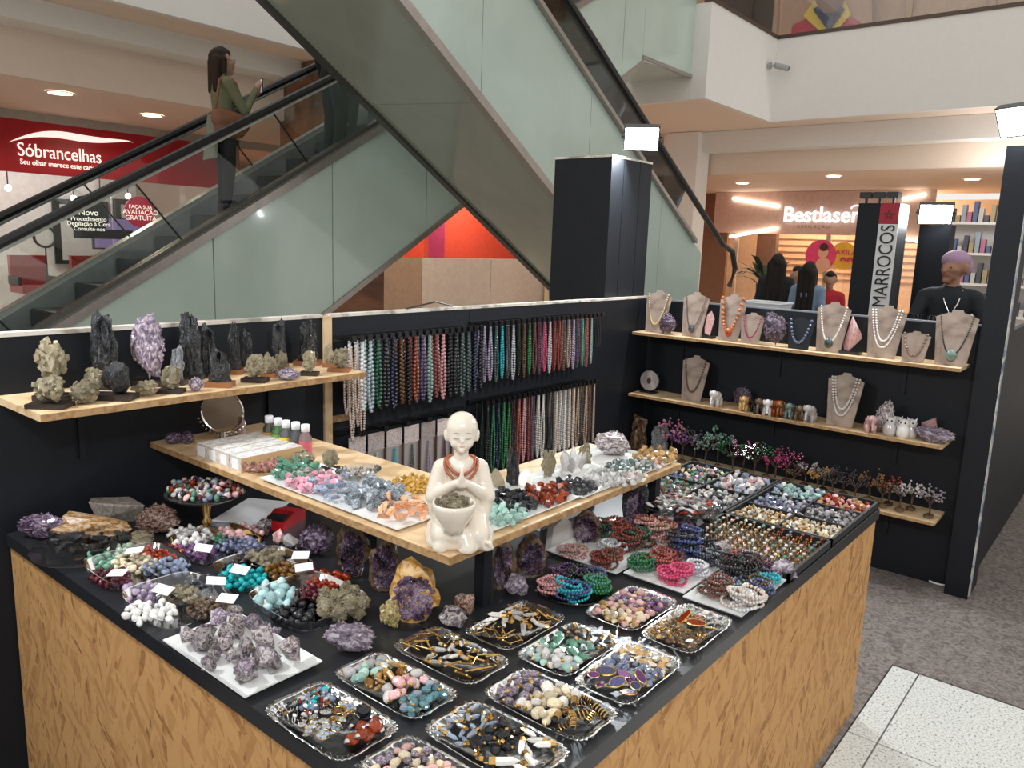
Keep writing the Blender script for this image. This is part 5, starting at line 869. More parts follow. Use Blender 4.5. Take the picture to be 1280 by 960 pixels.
# glass plate with flakes before the rear box, gold cake stand, rough stones by the ring box
e = thing('cake_stand', 'gold footed glass stand of crystal flakes near the compartment boxes', 'cake stand', PZ(850, 662, ZC)); q = mpp(e.location); hs = .07
MB().lathe([(.04, 0), (.04, .004), (.012, .01), (.008, .03), (.014, .045), (.01, hs)], 16).build('stem', GOLD, e, True); MB().lathe([(0, hs), (.10, hs), (.125, hs+.01), (.124, hs+.013), (.1, hs+.004), (0, hs+.004)], 36, cap=False).build('plate', TRAYG, e)
pile('crystal_flake', 'flake on the gold footed stand', 'stone', 'flakes on the gold footed stand', ZC+hs+.005, 40, .016, 'flat', [CLQ, WSH, CLQ, CARN, AMG], rect=(e.location.x-.09, e.location.y-.08, e.location.x+.09, e.location.y+.08), lying=True, mix=True)
for i, (a, b, c, d, t) in enumerate(((838, 630, 873, 672, 'dark amethyst tower beside the gold stem'), (872, 636, 897, 662, 'violet grey rock behind the ring box'), (850, 668, 884, 688, 'flat violet crystal behind the middle bracelets'), (889, 676, 915, 697, 'grey lump between bracelets and ring box'), (918, 688, 950, 708, 'whitish amethyst lump beside the ring box'), (957, 701, 994, 724, 'pale amethyst lump at the ring box corner'))): s1('amethyst_lump', t, a, b, c, d, ZC, ('tourm' if i == 0 else 'chunk'), (AMD, AMG, AML, AMG, AML, AML)[i], 50+i)
# ================================================================ RIGHT WALL SHELVES
BUST = mineral('taupe_wood_veneer', [(.20, .145, .115), (.30, .23, .185), (.36, .28, .23)], 3, .6, rand=False, dist=4); RZ = -R90
def bust(label, x0, y0, x1, y1, z, X, beads=None, pend=None, body=BUST, double=False, bead=.005):
    """leaning necklace board: tapered board with shoulders and neck, facing the stall (-X)"""
    c = PX((x0+x1)/2, y1, X); c = Vector((X, c.y, z)); q = mpp(c); W = (x1-x0)*q*1.02; H = (y1-y0)*q; e = thing('necklace_bust', label, 'necklace stand', c, -R90)
    pts = [(-.36, 0), (.36, 0), (.5, .86), (.30, .92), (.14, .95), (.10, 1), (-.10, 1), (-.14, .95), (-.30, .92), (-.5, .86)]
    Lx = Matrix.Rotation(R90-.16, 4, 'X'); MB().prism([(u*W, v*H) for u, v in pts], -.004, .004, Lx).build('board', body, e); MB().box((-W*.03, 0, 0), (W*.03, .09, .005)).build('strut', body, e)
    if beads:
        for dd in range(2 if double else 1):
            m = MB(); dp = (.70-.12*dd)*H; n = int(2.3*dp/(bead*2.0))
            for i in range(n+1):
                t = i/n*2-1; u = .40*W*(abs(t)**.75)*(1 if t > 0 else -1)*(.96-.2*dd); v = H*.90-dp*(1-abs(t)**1.7); m.ball(Lx @ Vector((u, v, .006+bead)), bead, 6, 4)
            m.build('necklace', beads, e, True)
        if pend: MB().ball(Lx @ Vector((0, H*.18, .012)), W*.16, 10, 6, (.8, .5, 1)).build('pendant', pend, e, True)
    return e
sp = lambda n, c: BD('s'+n, c)
z1, z2, z3 = ZR
bust('taupe bust with a yellow and white bead necklace, at the wall corner end', 801, 360, 835, 413, z1, 4.17, sp('yel', (.66, .5, .24)), None); bust('taupe bust with a dark necklace and crystal pendant', 847, 362, 881, 418, z1, 4.17, sp('dkv', (.12, .07, .07)), HEM, bead=.0035); bust('taupe bust with large orange agate beads', 893, 364, 927, 423, z1, 4.17, sp('ora', (.45, .14, .04)), CARN, bead=.011); bust('small taupe bust with raspberry beads', 922, 387, 952, 426, z1, 4.15, sp('ras', (.30, .03, .08))); bust('small black bust with blue grey beads', 981, 393, 1014, 433, z1, 4.15, sp('blu', (.10, .12, .2)), None, BLK, bead=.008); bust('taupe bust with white pearls and striped oval pendant', 1015, 374, 1055, 437, z1, 4.17, sp('prl', (.76, .72, .66)), GRN2); bust('wide taupe bust with two rows of white pearls', 1079, 379, 1123, 445, z1, 4.17, sp('prl', (.76, .72, .66)), None, double=True); bust('small taupe bust with mixed brown and grey beads', 1124, 411, 1157, 450, z1, 4.14, sp('mix', (.22, .13, .10)), bead=.007); bust('taupe bust with black cord and striped oval pendant at the aisle end', 1164, 385, 1211, 455, z1, 4.17, sp('crd', (.012, .012, .012)), GRN2, bead=.004)
bust('taupe bust with a brown nugget necklace on the middle shelf', 846, 442, 881, 499, z2, 4.18, sp('nug', (.12, .07, .06)), bead=.006); bust('taupe bust with silver flower necklaces on the middle shelf', 1028, 465, 1070, 532, z2, 4.17, sp('slv', (.62, .60, .56)), None, double=True, bead=.006)
def sh(name, label, x0, y0, x1, y1, z, X, shp, mat, i, **k): c = PX((x0+x1)/2, y1, X); return s1(name, label, x0, y0, x1, y1, z, shp, mat, i, pt=(X, c.y, z), rz=-R90, **k)
sh('amethyst_cluster', 'dark amethyst cluster between the first two busts', 821, 387, 847, 415, z1, 4.15, 'druse', AMD, 60, depth=.5); sh('amethyst_cluster', 'deep violet amethyst block on the top shelf', 951, 385, 983, 429, z1, 4.17, 'druse', AMD, 61, depth=.5); sh('rose_quartz', 'pink rose quartz slab on a black stand beside orange beads', 879, 377, 894, 411, z1, 4.2, 'chunk', ROSE, 62, base=RUB, depth=.6); sh('rose_quartz', 'large pale pink rose quartz on a black stand', 1051, 393, 1075, 441, z1, 4.2, 'chunk', ROSE, 63, base=RUB, depth=.6)
e = thing('agate_slice', 'round grey agate slice with dark centre on a black stand', 'mineral', (4.22, PX(811, 490, 4.22).y, z2), -R90); MB().box((-.05, -.03, 0), (.05, .03, .008)).build('stand', RUB, e); MB().box((-.006, .01, 0), (.006, .02, .08)).build('back_rest', RUB, e)
m = MB(); X_ = Matrix.Translation((0, 0, .075)) @ Matrix.Rotation(R90, 4, 'X'); m.lathe([(.062, -.006), (.062, .006)], 26, X_).build('slice', mineral('grey_agate', [(.30, .27, .26), (.50, .46, .44), (.62, .58, .55)], 9, .2, rand=False), e); MB().lathe([(.02, .007), (.02, .0085)], 16, X_, sx=.7).build('dark_centre', BRN, e)
sh('amethyst_cluster', 'dark amethyst block behind the little elephants', 914, 481, 940, 508, z2, 4.24, 'druse', AMD, 64, depth=.5); sh('amethyst_geode', 'pointed amethyst geode beside the white owls', 1091, 500, 1116, 542, z2, 4.2, 'druse', AMG, 65, depth=.6); sh('amethyst_druse', 'flat violet druse slab at the aisle end of the middle shelf', 1141, 535, 1191, 556, z2, 4.16, 'druse', AML, 66, depth=.5); sh('rose_quartz', 'rose quartz on a black stand above the flat druse', 1151, 508, 1172, 534, z2, 4.27, 'chunk', ROSE, 67, base=RUB, depth=.6)
def elephant(mat):
    m = MB(); m.ball((0, 0, .62), .38, 10, 7, (1.25, .85, .85)); m.ball((.52, 0, .82), .25, 8, 6)
    for x in (-.28, .28):
        for y in (-.18, .18): m.cyl((x, y, 0), (x, y, .5), .11, .13, 8)
    m.tube([(.70, 0, .78), (.84, 0, .6), (.86, 0, .35), (.95, 0, .25)], [.10, .08, .06, .05], 6)
    for y in (-1, 1): m.ball((.45, y*.24, .84), .17, 8, 5, (.7, .3, 1.1))
    m.tube([(-.46, 0, .7), (-.56, 0, .45)], .03, 5); return m.mesh('elephant', mat, True)
for i, (x, yb, h, mt, t) in enumerate(((895, 505, 20, WQ, 'white stone elephant standing alone near the brown bust'), (929, 512, 19, YELJ, 'sandy elephant before the amethyst block'), (945, 513, 20, OBS, 'black elephant leading the herd'), (952, 512, 20, BRN, 'dark brown elephant beside the black one'), (958, 518, 20, WQ, 'white elephant in the middle of the herd'), (968, 517, 21, JASP, 'red brown elephant beside the white one'), (977, 519, 21, TIG, 'tiger eye elephant in the herd'), (985, 522, 20, GRN2, 'grey green elephant in the herd'), (995, 521, 19, BRN, 'brown elephant at the herd rear'), (1012, 526, 22, WQ, 'white elephant beside the silver flower bust'), (1087, 539, 22, ROSE, 'pinkish elephant beside the pointed geode'))):
    X = 4.15; c = PX(x, yb, X); q = mpp(c); o = ob('elephant_figurine', elephant(mt), None, (X, c.y, z2), (0, 0, 3.2+.35*((i*7) % 3)), h*q); tag(o, t, 'figurine', 'small stone elephants on the middle shelf')
for i, x in enumerate((1111, 1119, 1128, 1137)):
    c = PX(x, 546, 4.15+.02*(i % 2)); q = mpp(c); e = thing('owl_figurine', 'small white stone owl with pointed ears', 'figurine', (4.15+.03*(i % 2), c.y, z2), math.pi, 'white owls on the middle shelf'); h = 25*q
    MB().lathe([(.28*h, 0), (.32*h, .2*h), (.3*h, .5*h), (.22*h, .62*h), (.27*h, .75*h), (.18*h, .92*h), (.02*h, .96*h)], 12).build('body', WQ, e, True)
    for s in (-1, 1): MB().cyl((.02*h, s*.15*h, .84*h), (.03*h, s*.22*h, 1.02*h), .08*h, .01*h, 6).build('ear', WQ, e); MB().ball((.22*h, s*.1*h, .78*h), .05*h, 6, 4).build('eye', OBS, e)
# wire gem trees on the lowest shelf
WIRE = pm('twisted_wire', (.12, .09, .07), .4, .6); rt = random.Random(5)
def gem_tree(x, h, mat, X):
    c = PX(x, 600, X); e = thing('gem_tree', 'wire gem tree', 'gem tree', (X, c.y, z3), rt.uniform(0, 6), 'wire gem trees on the lowest shelf'); q = mpp(c); H = h*q
    MB().ball((0, 0, .01), .03, 8, 5, (1, .8, .45)).build('base', BRN, e); m = MB(); tips = []
    m.tube([(0, 0, 0), (.004, 0, H*.25), (0, .003, H*.5)], .005, 6)
    for k in range(9):
        a = k*2.4; d = Vector((math.cos(a)*.30*H, math.sin(a)*.30*H, H*(.62+.28*rt.random()))); m.tube([(0, 0, H*.45), (d.x*.5, d.y*.5, H*.6), d], .0022, 4); tips.append(d)
    m.build('trunk', WIRE, e); l = MB()
    for d in tips:
        for _ in range(7): l.ball(d+Vector((rt.gauss(0, .05*H), rt.gauss(0, .05*H), rt.gauss(0, .06*H))), .034*H, 5, 4)
    l.build('gem_leaves', mat, e); return e
gt = [(836, 46, ROSER, 'raspberry pink leaved'), (851, 46, AMT, 'dark violet leaved'), (866, 44, HEM, 'dark grey leaved'), (880, 46, GRN2, 'grey green leaved'), (895, 50, AVEN, 'tall green leaved'), (914, 44, st('deep_green', (.01, .05, .02), (.04, .13, .06)), 'deep green leaved'), (928, 46, st('magenta_gem', (.2, .02, .08), (.42, .06, .17)), 'magenta leaved'), (942, 46, _m['deep_green'], 'second deep green leaved'), (957, 44, _m['deep_green'], 'third deep green leaved'), (968, 44, _m['magenta_gem'], 'second magenta leaved'), (983, 46, _m['magenta_gem'], 'third magenta leaved'), (992, 30, BRN, 'small brown leaved'), (1006, 34, AMG, 'small grey lilac leaved'), (1022, 36, YELJ, 'sandy leaved'), (1030, 34, AMG, 'second grey lilac leaved'), (1042, 34, HEM, 'slate grey leaved'), (1056, 36, HEM, 'second slate grey leaved'), (1072, 36, AMD, 'smoky violet leaved'), (1088, 38, TIG, 'amber brown leaved'), (1106, 36, TIG, 'second amber brown leaved'), (1114, 36, CARN, 'rust leaved'), (1129, 40, AMG, 'third grey lilac leaved'), (1143, 40, WQ, 'white leaved'), (1167, 40, AML, 'pale lilac leaved')]
for i, (x, h, mt, t) in enumerate(gt): e = gem_tree(x, h, mt, 4.225-.06*(i % 2)); e['label'] = t + ' wire gem tree ' + ('at the aisle end of the lowest shelf' if i == len(gt)-1 else 'on the lowest shelf')
sh('rough_stone', 'tall brown petrified rough at the corner end of the lowest shelf', 786, 515, 808, 562, z3, 4.2, 'tourm', BRN, 70); sh('rough_stone', 'grey forked rough stone beside the brown one', 812, 520, 836, 562, z3, 4.22, 'tourm', SCHIST, 71)
# ================================================================ FIGURES: fused bodies grown from tapered limbs
def _cap(m, p0, r0, p1, r1, n=14):
    p0, p1 = Vector(p0), Vector(p1); d = p1-p0; L = d.length; prof = [(max(1e-4, r0*math.sin(a)), -r0*math.cos(a)) for a in [i*R90/5 for i in range(6)]]+[(max(1e-4, r1*math.cos(a)), L+r1*math.sin(a)) for a in [i*R90/5 for i in range(6)]]
    q = d.to_track_quat('Z', 'Y').to_matrix().to_4x4() if L > 1e-6 else Matrix()
    m.lathe(prof, n, Matrix.Translation(p0) @ q)
def sculpt(name, prims, voxel, mats, parent, floor=None, smooth=6):
    """prims: (p0, r0, p1, r1, material index, flat) ; flat = (x, y, z) squash about the limb's middle"""
    m = MB(); inv = []
    for p0, r0, p1, r1, mi, *fl in prims:
        c = (Vector(p0)+Vector(p1))/2; X = Matrix.Translation(c) @ Matrix.Diagonal((*fl[0], 1)) @ Matrix.Translation(-c) if fl else Matrix(); k = len(m.v)
        _cap(m, p0, r0, p1, r1); m.v[k:] = [tuple(X @ Vector(p)) for p in m.v[k:]]; inv.append((X.inverted(), Vector(p0), r0, Vector(p1), r1, mi))
    t = m.build('tmp_body', mats[0]); a = t.modifiers.new('r', 'REMESH'); a.mode = 'VOXEL'; a.voxel_size = voxel; s = t.modifiers.new('s', 'SMOOTH'); s.iterations = smooth; s.factor = .5
    dg = bpy.context.evaluated_depsgraph_get(); me = bpy.data.meshes.new_from_object(t.evaluated_get(dg)); old = t.data; bpy.data.objects.remove(t); bpy.data.meshes.remove(old)
    me.materials.clear(); [me.materials.append(x) for x in mats]
    if floor is not None:
        for v in me.vertices: v.co.z = max(v.co.z, floor)
    if len(mats) > 1:
        for p in me.polygons:
            best = 9
            for X, p0, r0, p1, r1, mi in inv:
                q = X @ p.center; d = p1-p0; u = max(0, min(1, (q-p0).dot(d)/max(1e-9, d.length_squared))); e = (q-p0-d*u).length-(r0+(r1-r0)*u)
                if e < best: best = e; p.material_index = mi
    me.polygons.foreach_set('use_smooth', [True]*len(me.polygons)); me.name = name; return ob(name, me, parent)
# ---- child monk statue
POR = pm('ivory_porcelain', (.74, .66, .55), .22, coat=.4, var=.03); 
mk = thing('monk_statue', 'ivory porcelain child monk statue with praying hands holding a bowl', 'statue', PZ(574, 674, ZP), math.atan2(-.79, .61)+.12); mk.rotation_euler.z = math.atan2(CR.y, CR.x)+.10; S = .295
pr = []
def A(p0, r0, p1, r1, f=None): pr.append((Vector(p0)*S, r0*S, Vector(p1)*S, r1*S, 0, *([f] if f else [])))
A((0, .03, .22), .15, (0, .03, .55), .125, (1.05, .85, 1)); A((-.12, .03, .575), .072, (.12, .03, .575), .072); A((0, .02, .6), .062, (0, 0, .72), .055)
A((0, .0, .845), .118, (0, .008, .885), .127, (.98, 1.04, 1)); A((0, -.04, .765), .066, (0, -.03, .80), .088)
for s in (-1, 1):
    A((s*.043, -.062, .788), .046, (s*.045, -.055, .80), .048); A((s*.118, .0, .80), .020, (s*.124, .005, .845), .027, (.6, 1, 1)); A((s*.15, .03, .57), .066, (s*.205, -.02, .36), .066); A((s*.205, -.02, .36), .058, (s*.04, -.155, .50), .032)
    A((s*.205, -.01, .36), .06, (s*.18, -.03, .20), .05); A((s*.10, .0, .2), .12, (s*.125, -.17, .11), .10); A((s*.20, .02, .05), .07, (s*.19, -.14, .045), .065); A((s*.16, -.05, .03), .09, (s*.16, .1, .05), .1)
    A((s*.014, -.165, .485), .024, (s*.012, -.17, .535), .021, (.7, 1.2, 1))
    for k, (fy, L) in enumerate(((-.022, .075), (-.007, .09), (.008, .084), (.022, .066))): A((s*.011, -.172+fy, .535), .0085, (s*.006, -.176+fy*.8, .535+L), .0065)
    A((s*.02, -.155, .50), .009, (s*.012, -.145, .56), .008)
A((0, -.112, .838), .010, (0, -.120, .808), .014); A((-.018, -.112, .772), .010, (.018, -.112, .772), .010); A((0, -.105, .738), .024, (0, -.09, .75), .04)
A((-.08, -.17, .07), .095, (.10, -.17, .07), .095); A((0, -.1, .08), .12, (0, .06, .1), .16); A((.03, -.20, .10), .075, (.05, -.24, .03), .07); A((-.12, -.20, .09), .065, (-.15, -.22, .03), .06); A((.15, -.19, .07), .05, (.2, -.2, .02), .05); A((-.05, -.22, .12), .07, (-.05, -.24, .19), .06)
for k in range(5): A((.02+.045*k, -.215-.012*k, .145-.018*k), .014, (.0+.06*k, -.27+.01*k, .02), .016)
sculpt('figure', pr, .0030, [POR], mk, 0.0, 5)
MB().lathe([(.001, .16*S), (.075*S, .17*S), (.085*S, .21*S), (.135*S, .28*S), (.158*S, .36*S), (.16*S, .395*S), (.148*S, .395*S), (.14*S, .36*S), (.1*S, .30*S), (.001, .29*S)], 32, Matrix.Translation((-.055*S, -.27*S, 0)), cap=False).build('bowl', POR, mk, True)
INK = pm('face_line', (.20, .10, .07), .5); LIP = pm('lip_tint', (.55, .25, .2), .4)
for s in (-1, 1):
    MB().tube([Vector((s*(.022+.011*i), -.122+.0025*i+.0004*i*i, .832-.004*math.sin(i/4*math.pi)))*S for i in range(5)], .0014*S*1.5, 5).build('closed_eye', INK, mk); MB().tube([Vector((s*(.02+.012*i), -.121+.003*i, .868+.006*math.sin(i/4*math.pi)))*S for i in range(5)], .0011*S*1.5, 5).build('eyebrow', INK, mk)
MB().tube([Vector((-.018+.006*i, -.122+.0006*(i-3)**2, .772-.002*math.sin(i/6*math.pi)))*S for i in range(7)], .0045*S, 5).build('lips', LIP, mk)
m = MB()
for lp in range(2):
    n = 54
    for i in range(n):
        t = 2*math.pi*i/n; f = (1-math.cos(t))/2; x = (.105+.02*lp)*math.sin(t); m.ball(Vector((x, .075-.19*f**1.1-(.02 if lp else 0)*f, .655-(.10+.05*lp)*f**2.2))*S, .0115*S*1.15, 7, 5)
bn = m.build('bead_mala', BD('mala', (.36, .09, .03)), None, True); bn.location = mk.location; bn.rotation_euler = mk.rotation_euler; tag(bn, 'orange brown bead mala around the neck of the monk statue', 'necklace')
bp_ = mk.matrix_basis @ Vector((-.055*S, -.27*S, .375*S)); pile('pyrite_bit', 'small pyrite nugget heaped in the bowl of the monk', 'stone', 'pyrite nuggets in the monk bowl', bp_.z, 60, .0085, 'pyrite', PYR, rect=(bp_.x-.030, bp_.y-.030, bp_.x+.030, bp_.y+.030)); 
# ---- people
SK = lambda n, c: pm('skin_'+n, c, .5); CL = lambda n, c: pm('cloth_'+n, c, .85, bump=.15, bscale=40)
HAIR = pm('dark_hair', (.012, .008, .007), .55, bump=.15, spec=.25)
def person(label, loc, rz, H, skin, top, bottom, shoes=None, arms=None, hair='short', sleeve=1, headyaw=0, haircol=None, vox=.014, tilt=0, group=None):
    e = thing('person', label, 'person', loc, rz, group); h = H; P_ = []; sh_ = shoes or RUB
    def B(p0, r0, p1, r1, mi, f=None): P_.append((Vector(p0)*h, r0*h, Vector(p1)*h, r1*h, mi, *([f] if f else [])))
    B((0, .005, .53), .083, (0, .0, .60), .078, 2, (1.12, .85, 1)); B((0, 0, .60), .078, (0, .0, .76), .092, 1, (1.08, .78, 1)); B((-.082, .0, .79), .045, (.082, 0, .79), .045, 1); B((0, .005, .80), .036, (0, -.005, .88), .032, 0)
    Rz = Matrix.Rotation(headyaw, 3, 'Z'); hc = Vector((0, -.008, .925))
    def Hd(p, r, q, s, mi=0, f=None): a = hc+Rz @ Vector(p); b = hc+Rz @ Vector(q); B(a, r, b, s, mi, f)
    Hd((0, .01, .012), .056, (0, .012, .018), .057, 0); Hd((0, -.022, -.028), .036, (0, -.02, -.01), .046, 0); Hd((0, -.056, .008), .006, (0, -.066, -.013), .010, 0); Hd((-.012, -.056, -.032), .007, (.012, -.056, -.032), .007, 4); Hd((0, -.045, -.055), .018, (0, -.035, -.045), .025, 0)
    for s in (-1, 1):
        Hd((s*.056, .01, -.012), .010, (s*.057, .012, .010), .012, 0); Hd((s*.022, -.053, .006), .0055, (s*.023, -.053, .006), .0055, 5)
        hip = (s*.048, 0, .50); kn = (s*.05, -.012, .27); an = (s*.05, .012, .04)
        B(hip, .062, kn, .040, 2); B(kn, .040, an, .026, 2); B((s*.05, .012, .022), .024, (s*.055, -.085, .016), .020, 3)
        el, wr = (arms or {}).get(s, ((s*.135, .015, .62), (s*.14, -.03, .48)))
        B((s*.108, 0, .79), .036, el, .028, 1); B(el, .027, wr, .019, 1 if sleeve else 0); d = (Vector(wr)-Vector(el)).normalized(); w_ = Vector(wr)
        B(w_, .019, w_+d*.035, .022, 0, (1, 1, 1)); side = d.cross(Vector((0, 0, 1))); side = side.normalized() if side.length > .1 else Vector((1, 0, 0))
        for k in range(4):
            b0 = w_+d*.04+side*(k-1.5)*.011; b1 = b0+d*(.028, .034, .031, .024)[k]; B(b0, .0062, b1, .0056, 0); B(b1, .0056, b1+d*.012+Vector((0, 0, -.014)), .005, 0)
        B(w_+d*.012, .008, w_+d*.03+side*.03*-s+Vector((0, 0, .012)), .006, 0)
    body = sculpt('body', P_, vox, [skin, top, bottom, sh_, pm('lips', (.28, .11, .085), .5), RUB], e, 0.0, 4)
    hm = []
    def G(p, r, q, s): hm.append(((hc+Rz @ Vector(p))*h, r*h, (hc+Rz @ Vector(q))*h, s*h, 0))
    if hair != 'none':
        G((0, .024, .028), .058, (0, .028, .02), .060); G((0, -.012, .052), .034, (0, .01, .055), .04)
        if hair in ('long', 'verylong'):
            L = -.17 if hair == 'long' else -.30
            for x in (-.042, 0, .042): G((x, .048, .0), .034, (x*1.15, .060, L), .022)
            for s in (-1, 1): G((s*.05, .012, .01), .022, (s*.058, .012, L*.75), .016)
        sculpt('hair', hm, vox*.8, [haircol or HAIR], e, None, 3)
    return e
WX = STEPX[8]+.1
wz = stepz(STEPX[8]); L1 = 1.62
wm = person('woman in an olive green jacket and dark trousers riding the escalator', (WX+.02, 7.55, wz), R90-.25, L1, SK('a', (.45, .25, .17)), CL('olive', (.15, .155, .085)), CL('charcoal', (.014, .014, .016)), arms={-1: ((-.11, -.10, .63), (-.03, -.20, .79)), 1: ((.115, -.09, .63), (.05, -.21, .76))}, hair='long', haircol=pm('brown_hair', (.028, .014, .009), .6, bump=.15, spec=.2), vox=.011)
m = MB(); m.add([(-.17, .11, 1.0), (.17, .11, 1.0), (.20, .16, .55), (-.20, .16, .55), (-.17, .09, 1.0), (.17, .09, 1.0), (.20, .13, .55), (-.20, .13, .55)], [(0, 1, 2, 3), (7, 6, 5, 4), (0, 3, 7, 4), (1, 5, 6, 2), (0, 4, 5, 1), (3, 2, 6, 7)]); m.build('jacket_tail', CL('olive_lining', (.20, .22, .16)), wm)
gm = MB()
for s in (-1, 1): gm.tube([(s*.037*L1+.022*math.cos(t)*L1*.9, -.066*L1, .932*L1+.014*L1*math.sin(t)) for t in [i*math.pi/6 for i in range(12)]], .0022, 5, True)
gm.tube([(.06*L1, -.06*L1, .933*L1), (.062*L1, .01*L1, .935*L1)], .0022, 5); gm.tube([(-.06*L1, -.06*L1, .933*L1), (-.062*L1, .01*L1, .935*L1)], .0022, 5); gm.build('glasses', RUB, wm)
bg = thing('shoulder_bag', 'brown leather shoulder bag at the hip of the woman', 'bag', wm.location, wm.rotation_euler.z); TAN = pm('tan_leather', (.20, .075, .03), .5, bump=.2)
sculpt('pouch', [((-.19, -.12, .90), .09, (-.19, .08, .93), .10, 0, (.5, 1, 1.1)), ((-.19, -.08, .83), .08, (-.19, .06, .84), .09, 0, (.5, 1, 1))], .012, [TAN], bg); MB().tube([(-.19, .14, .98), (-.21, .11, 1.15), (-.17, .075, 1.30), (-.10, .0, 1.375), (-.13, -.09, 1.30), (-.20, -.13, 1.12), (-.20, -.16, .97)], .014, 6).build('strap', TAN, bg)
hp = wm.matrix_basis @ Vector((.01, -.40, 1.33)); ph = thing('phone', 'dark phone held up by the woman on the escalator', 'phone', hp, wm.rotation_euler.z); MB().box((-.035, -.004, -.07), (.035, .004, .07)).build('case', RUB, ph); MB().box((-.031, .004, -.064), (.031, .005, .064)).build('screen', glow('phone_glow', (.5, .55, .6), .4), ph)
for i, (k, t) in enumerate(((11, 'person in dark trousers higher up the escalator, half hidden'), (12, 'second dark dressed person above on the escalator'))):
    person(t, (STEPX[k]+.22, 7.45+.25*i, stepz(STEPX[k])), R90, 1.74, SK('b', (.38, .2, .14)), CL('black_top', (.015, .015, .018)), CL('charcoal', (.014, .014, .016)), vox=.018)
gx = 8.8; person('rider with short black hair and rust top on the nearer escalator', (gx-.1, 5.5, hi2(8.8)-.12), -R90+.5, 1.5, SK('c', (.34, .17, .11)), CL('rust', (.30, .13, .09)), CL('jeans', (.05, .07, .11)), vox=.016)
# man of the neighbouring stall and the group before the clinic
mn = person('stall keeper in a black tee and mauve head wrap leaning on his counter', (7.26, 1.33, 0), math.atan2(-.85, .25), 1.70, SK('d', (.36, .18, .11)), CL('black_tee', (.014, .017, .022)), CL('jeans', (.05, .07, .11)), arms={-1: ((-.165, -.05, .64), (-.20, -.12, .54)), 1: ((.165, -.05, .64), (.19, -.12, .54))}, hair='none', sleeve=0, headyaw=-.75, vox=.010)
MB().ball((.012, .022, 1.64), .110, 14, 10, (1, 1.04, .76)).ball((.055, .065, 1.60), .088, 12, 8).ball((.10, .11, 1.57), .05, 10, 7).build('head_wrap', pm('mauve_wrap', (.42, .27, .40), .8, bump=.3), mn, True); MB().tube([(-.075, -.06, 1.40), (-.045, -.125, 1.30), (0, -.15, 1.20), (.045, -.125, 1.30), (.075, -.06, 1.40)], .006, 5).build('silver_chain', SILV, mn); MB().box((-.012, -.16, 1.165), (.012, -.15, 1.2)).build('chain_tag', SILV, mn)
person('woman with long black hair and black top before the clinic', (10.2, 3.92, 0), math.atan2(.9, -.2), 1.62, SK('e', (.4, .22, .15)), CL('black_top', (.015, .015, .018)), CL('charcoal', (.014, .014, .016)), hair='verylong', vox=.016); person('woman with very long black hair and pale denim jacket', (9.8, 3.36, 0), math.atan2(.95, .1), 1.54, SK('e', (.4, .22, .15)), CL('denim', (.20, .28, .40)), CL('jeans', (.05, .07, .11)), hair='verylong', vox=.016); person('man in a dark cap and dark jacket between the two women', (10.9, 3.9, 0), math.atan2(-.7, -.5), 1.46, SK('e', (.4, .22, .15)), CL('dark_jacket', (.03, .03, .035)), CL('charcoal', (.014, .014, .016)), vox=.018); person('man in a bright red shirt before the clinic window', (10.6, 3.36, 0), math.atan2(-.8, .2), 1.42, SK('d', (.36, .18, .11)), CL('red_shirt', (.45, .02, .03)), CL('jeans', (.05, .07, .11)), vox=.016)
# ================================================================ NEIGHBOURING STALL, PLANT, TUB
e = thing('sign_pillar', 'tall black pillar with a white upright country name panel and red flag', 'sign', (7.3, 1.80, 0))
bx('column', (0, 0, 0), (.3, .34, 2.1), BLK, e); bx('panel', (-.012, -.0, .9), (0, .155, 1.925), pm('panel_white', (.72, .72, .72), .5), e); bx('flag', (-.014, 0, 1.93), (0, .155, 2.098), pm('flag_red', (.40, .01, .03), .5), e)
st5 = [(math.sin(i*4*math.pi/5)*.045, math.cos(i*4*math.pi/5)*.045) for i in range(5)]; MB().tube([(-.018, .078+x, 2.0+y) for x, y in st5], .004, 5, True).build('star', pm('flag_green', (.0, .12, .04), .5), e)
text('lettering', 'MARROCOS', .16, pm('ink_black', (.01, .01, .01), .5), e, (-.016, .02, 1.02), (0, -R90, 0), .002, bold=0)['fit'] = .70; bpy.data.objects[[o.name for o in bpy.data.objects if o.type == 'FONT'][-1]].matrix_basis = Matrix.Translation((-.016, .022, 1.215)) @ Matrix(((0, 0, -1), (0, 1, 0), (1, 0, 0))).to_4x4() @ Matrix.Rotation(0, 4, 'Z')
for i in range(3):
    f = thing('floodlight', 'dark unlit floodlight on the sign pillar top', 'floodlight', (7.28, 1.86+.11*i, 2.12), 0, 'unlit floodlights on the sign pillar'); MB().box((-.03, -.045, .02), (.08, .045, .07)).build('housing', RUB, f); MB().box((.02, -.01, -.02), (.04, .01, .02)).build('bracket', RUB, f)
e = thing('stall_counter', 'black counter wall of the neighbouring stall', 'counter', (6.85, .9, 0)); bx('front', (0, 0, 0), (.05, 1.85, 1.08), BLK, e); bx('worktop', (-.02, 0, 1.08), (.22, 1.85, 1.10), pm('slate_top', (.05, .06, .08), .4), e)
e = thing('stall_pillar', 'dark square post with a lit floodlight behind the stall keeper', 'pillar', (8.0, 1.53, 0)); bx('post', (0, 0, 0), (.2, .26, 1.95), BLK, e)
flood('long bright floodlight on the post behind the stall keeper', (7.95, 1.66, 2.04), (6.2, 1.2, .9), 5, .28)
gp = PX(1146, 372, 6.98); e = thing('glass_tray_stand', 'small pale tray of clear glasses on the neighbouring counter', 'tray', (6.97, gp.y, 1.10)); MB().box((-.09, -.17, 0), (.09, .17, .012)).build('tray', PAPER, e)
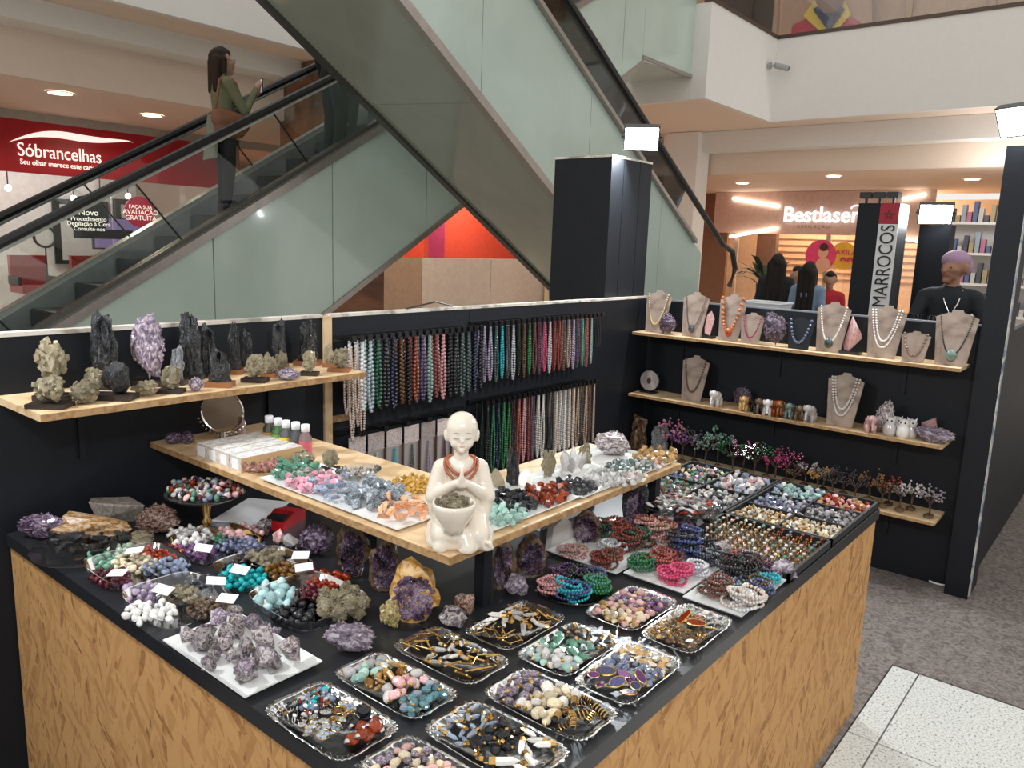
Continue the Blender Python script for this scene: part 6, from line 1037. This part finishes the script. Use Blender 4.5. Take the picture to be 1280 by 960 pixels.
for i in range(12): MB().lathe([(.018, .012), (.022, .10), (.021, .10), (.017, .016)], 10, Matrix.Translation((-.05+.05*(i % 3), -.13+.087*(i//3), 0)), cap=False).build('glass', TRAYG, e)
tp = PX(957, 388, 5.6); e = thing('plastic_tub', 'translucent white plastic tub behind the right wall', 'tub', (5.6, tp.y, 1.16)); MB().add([(-.10, -.12, 0), (.10, -.12, 0), (.10, .12, 0), (-.10, .12, 0), (-.13, -.15, .13), (.13, -.15, .13), (.13, .15, .13), (-.13, .15, .13)], [(3, 2, 1, 0), (0, 1, 5, 4), (1, 2, 6, 5), (2, 3, 7, 6), (3, 0, 4, 7)]).build('tub', PAPER, e); MB().tube([(-.13, -.15, .13), (.13, -.15, .13), (.13, .15, .13), (-.13, .15, .13)], .008, 6, True).build('rim', PAPER, e)
e = thing('work_table', 'black work table under the plastic tub', 'table', (5.6, tp.y, 0)); bx('top', (-.35, -.6, 1.13), (.35, .6, 1.16), BLK, e)
for x in (-.3, .27):
    for y in (-.55, .52): bx('leg', (x, y, 0), (x+.03, y+.03, 1.13), BLK, e)
pp = PX(955, 345, 13.5); e = thing('potted_palm', 'dark leaved palm in a pot before the clinic', 'plant', (13.5, pp.y, 0)); MB().lathe([(.2, 0), (.27, .5), (.25, .5), (.24, .44)], 16).build('pot', pm('pot_brown', (.2, .1, .06), .6), e); MB().cyl((0, 0, .4), (0, 0, 1.1), .04).build('stem', BRN, e); r2 = random.Random(3)
PALM = pm('palm_leaf', (.015, .04, .012), .5)
for i in range(22):
    a = i*2.4; L = r2.uniform(.45, .8); up = r2.uniform(.2, .9); b0 = Vector((0, 0, 1.0+.012*i)); d = Vector((math.cos(a), math.sin(a), 0)); sd = Vector((-d.y, d.x, 0)); ps = [b0+d*L*t+Vector((0, 0, up*t-.75*t*t*L)) for t in (0, .33, .66, 1)]; m = MB(); m.add([ps[0], ps[1]+sd*.05, ps[2]+sd*.05, ps[3], ps[2]-sd*.05, ps[1]-sd*.05], [(0, 1, 5), (1, 2, 4, 5), (2, 3, 4)]); m.build('leaf', PALM, e)
e = thing('power_cable', 'black power cable looped over the top of the back wall', 'cable', (2.45, 2.46, 1.357)); MB().tube([(-.16, .01, .003), (-.05, .0, .02), (.0, -.004, .028), (.06, .0, .016), (.12, .01, .003)], .004, 6).build('cord', RUB, e)
p = PZ(1172, 731, .006); e = thing('wire_hook', 'white bent wire hook lying on the carpet by the wall', 'hook', p); MB().tube([(.03+.035*math.cos(t), .05*math.sin(t), .006) for t in [.7+i*.45 for i in range(11)]], .005, 6).build('wire', PAPER, e)
solid_text()
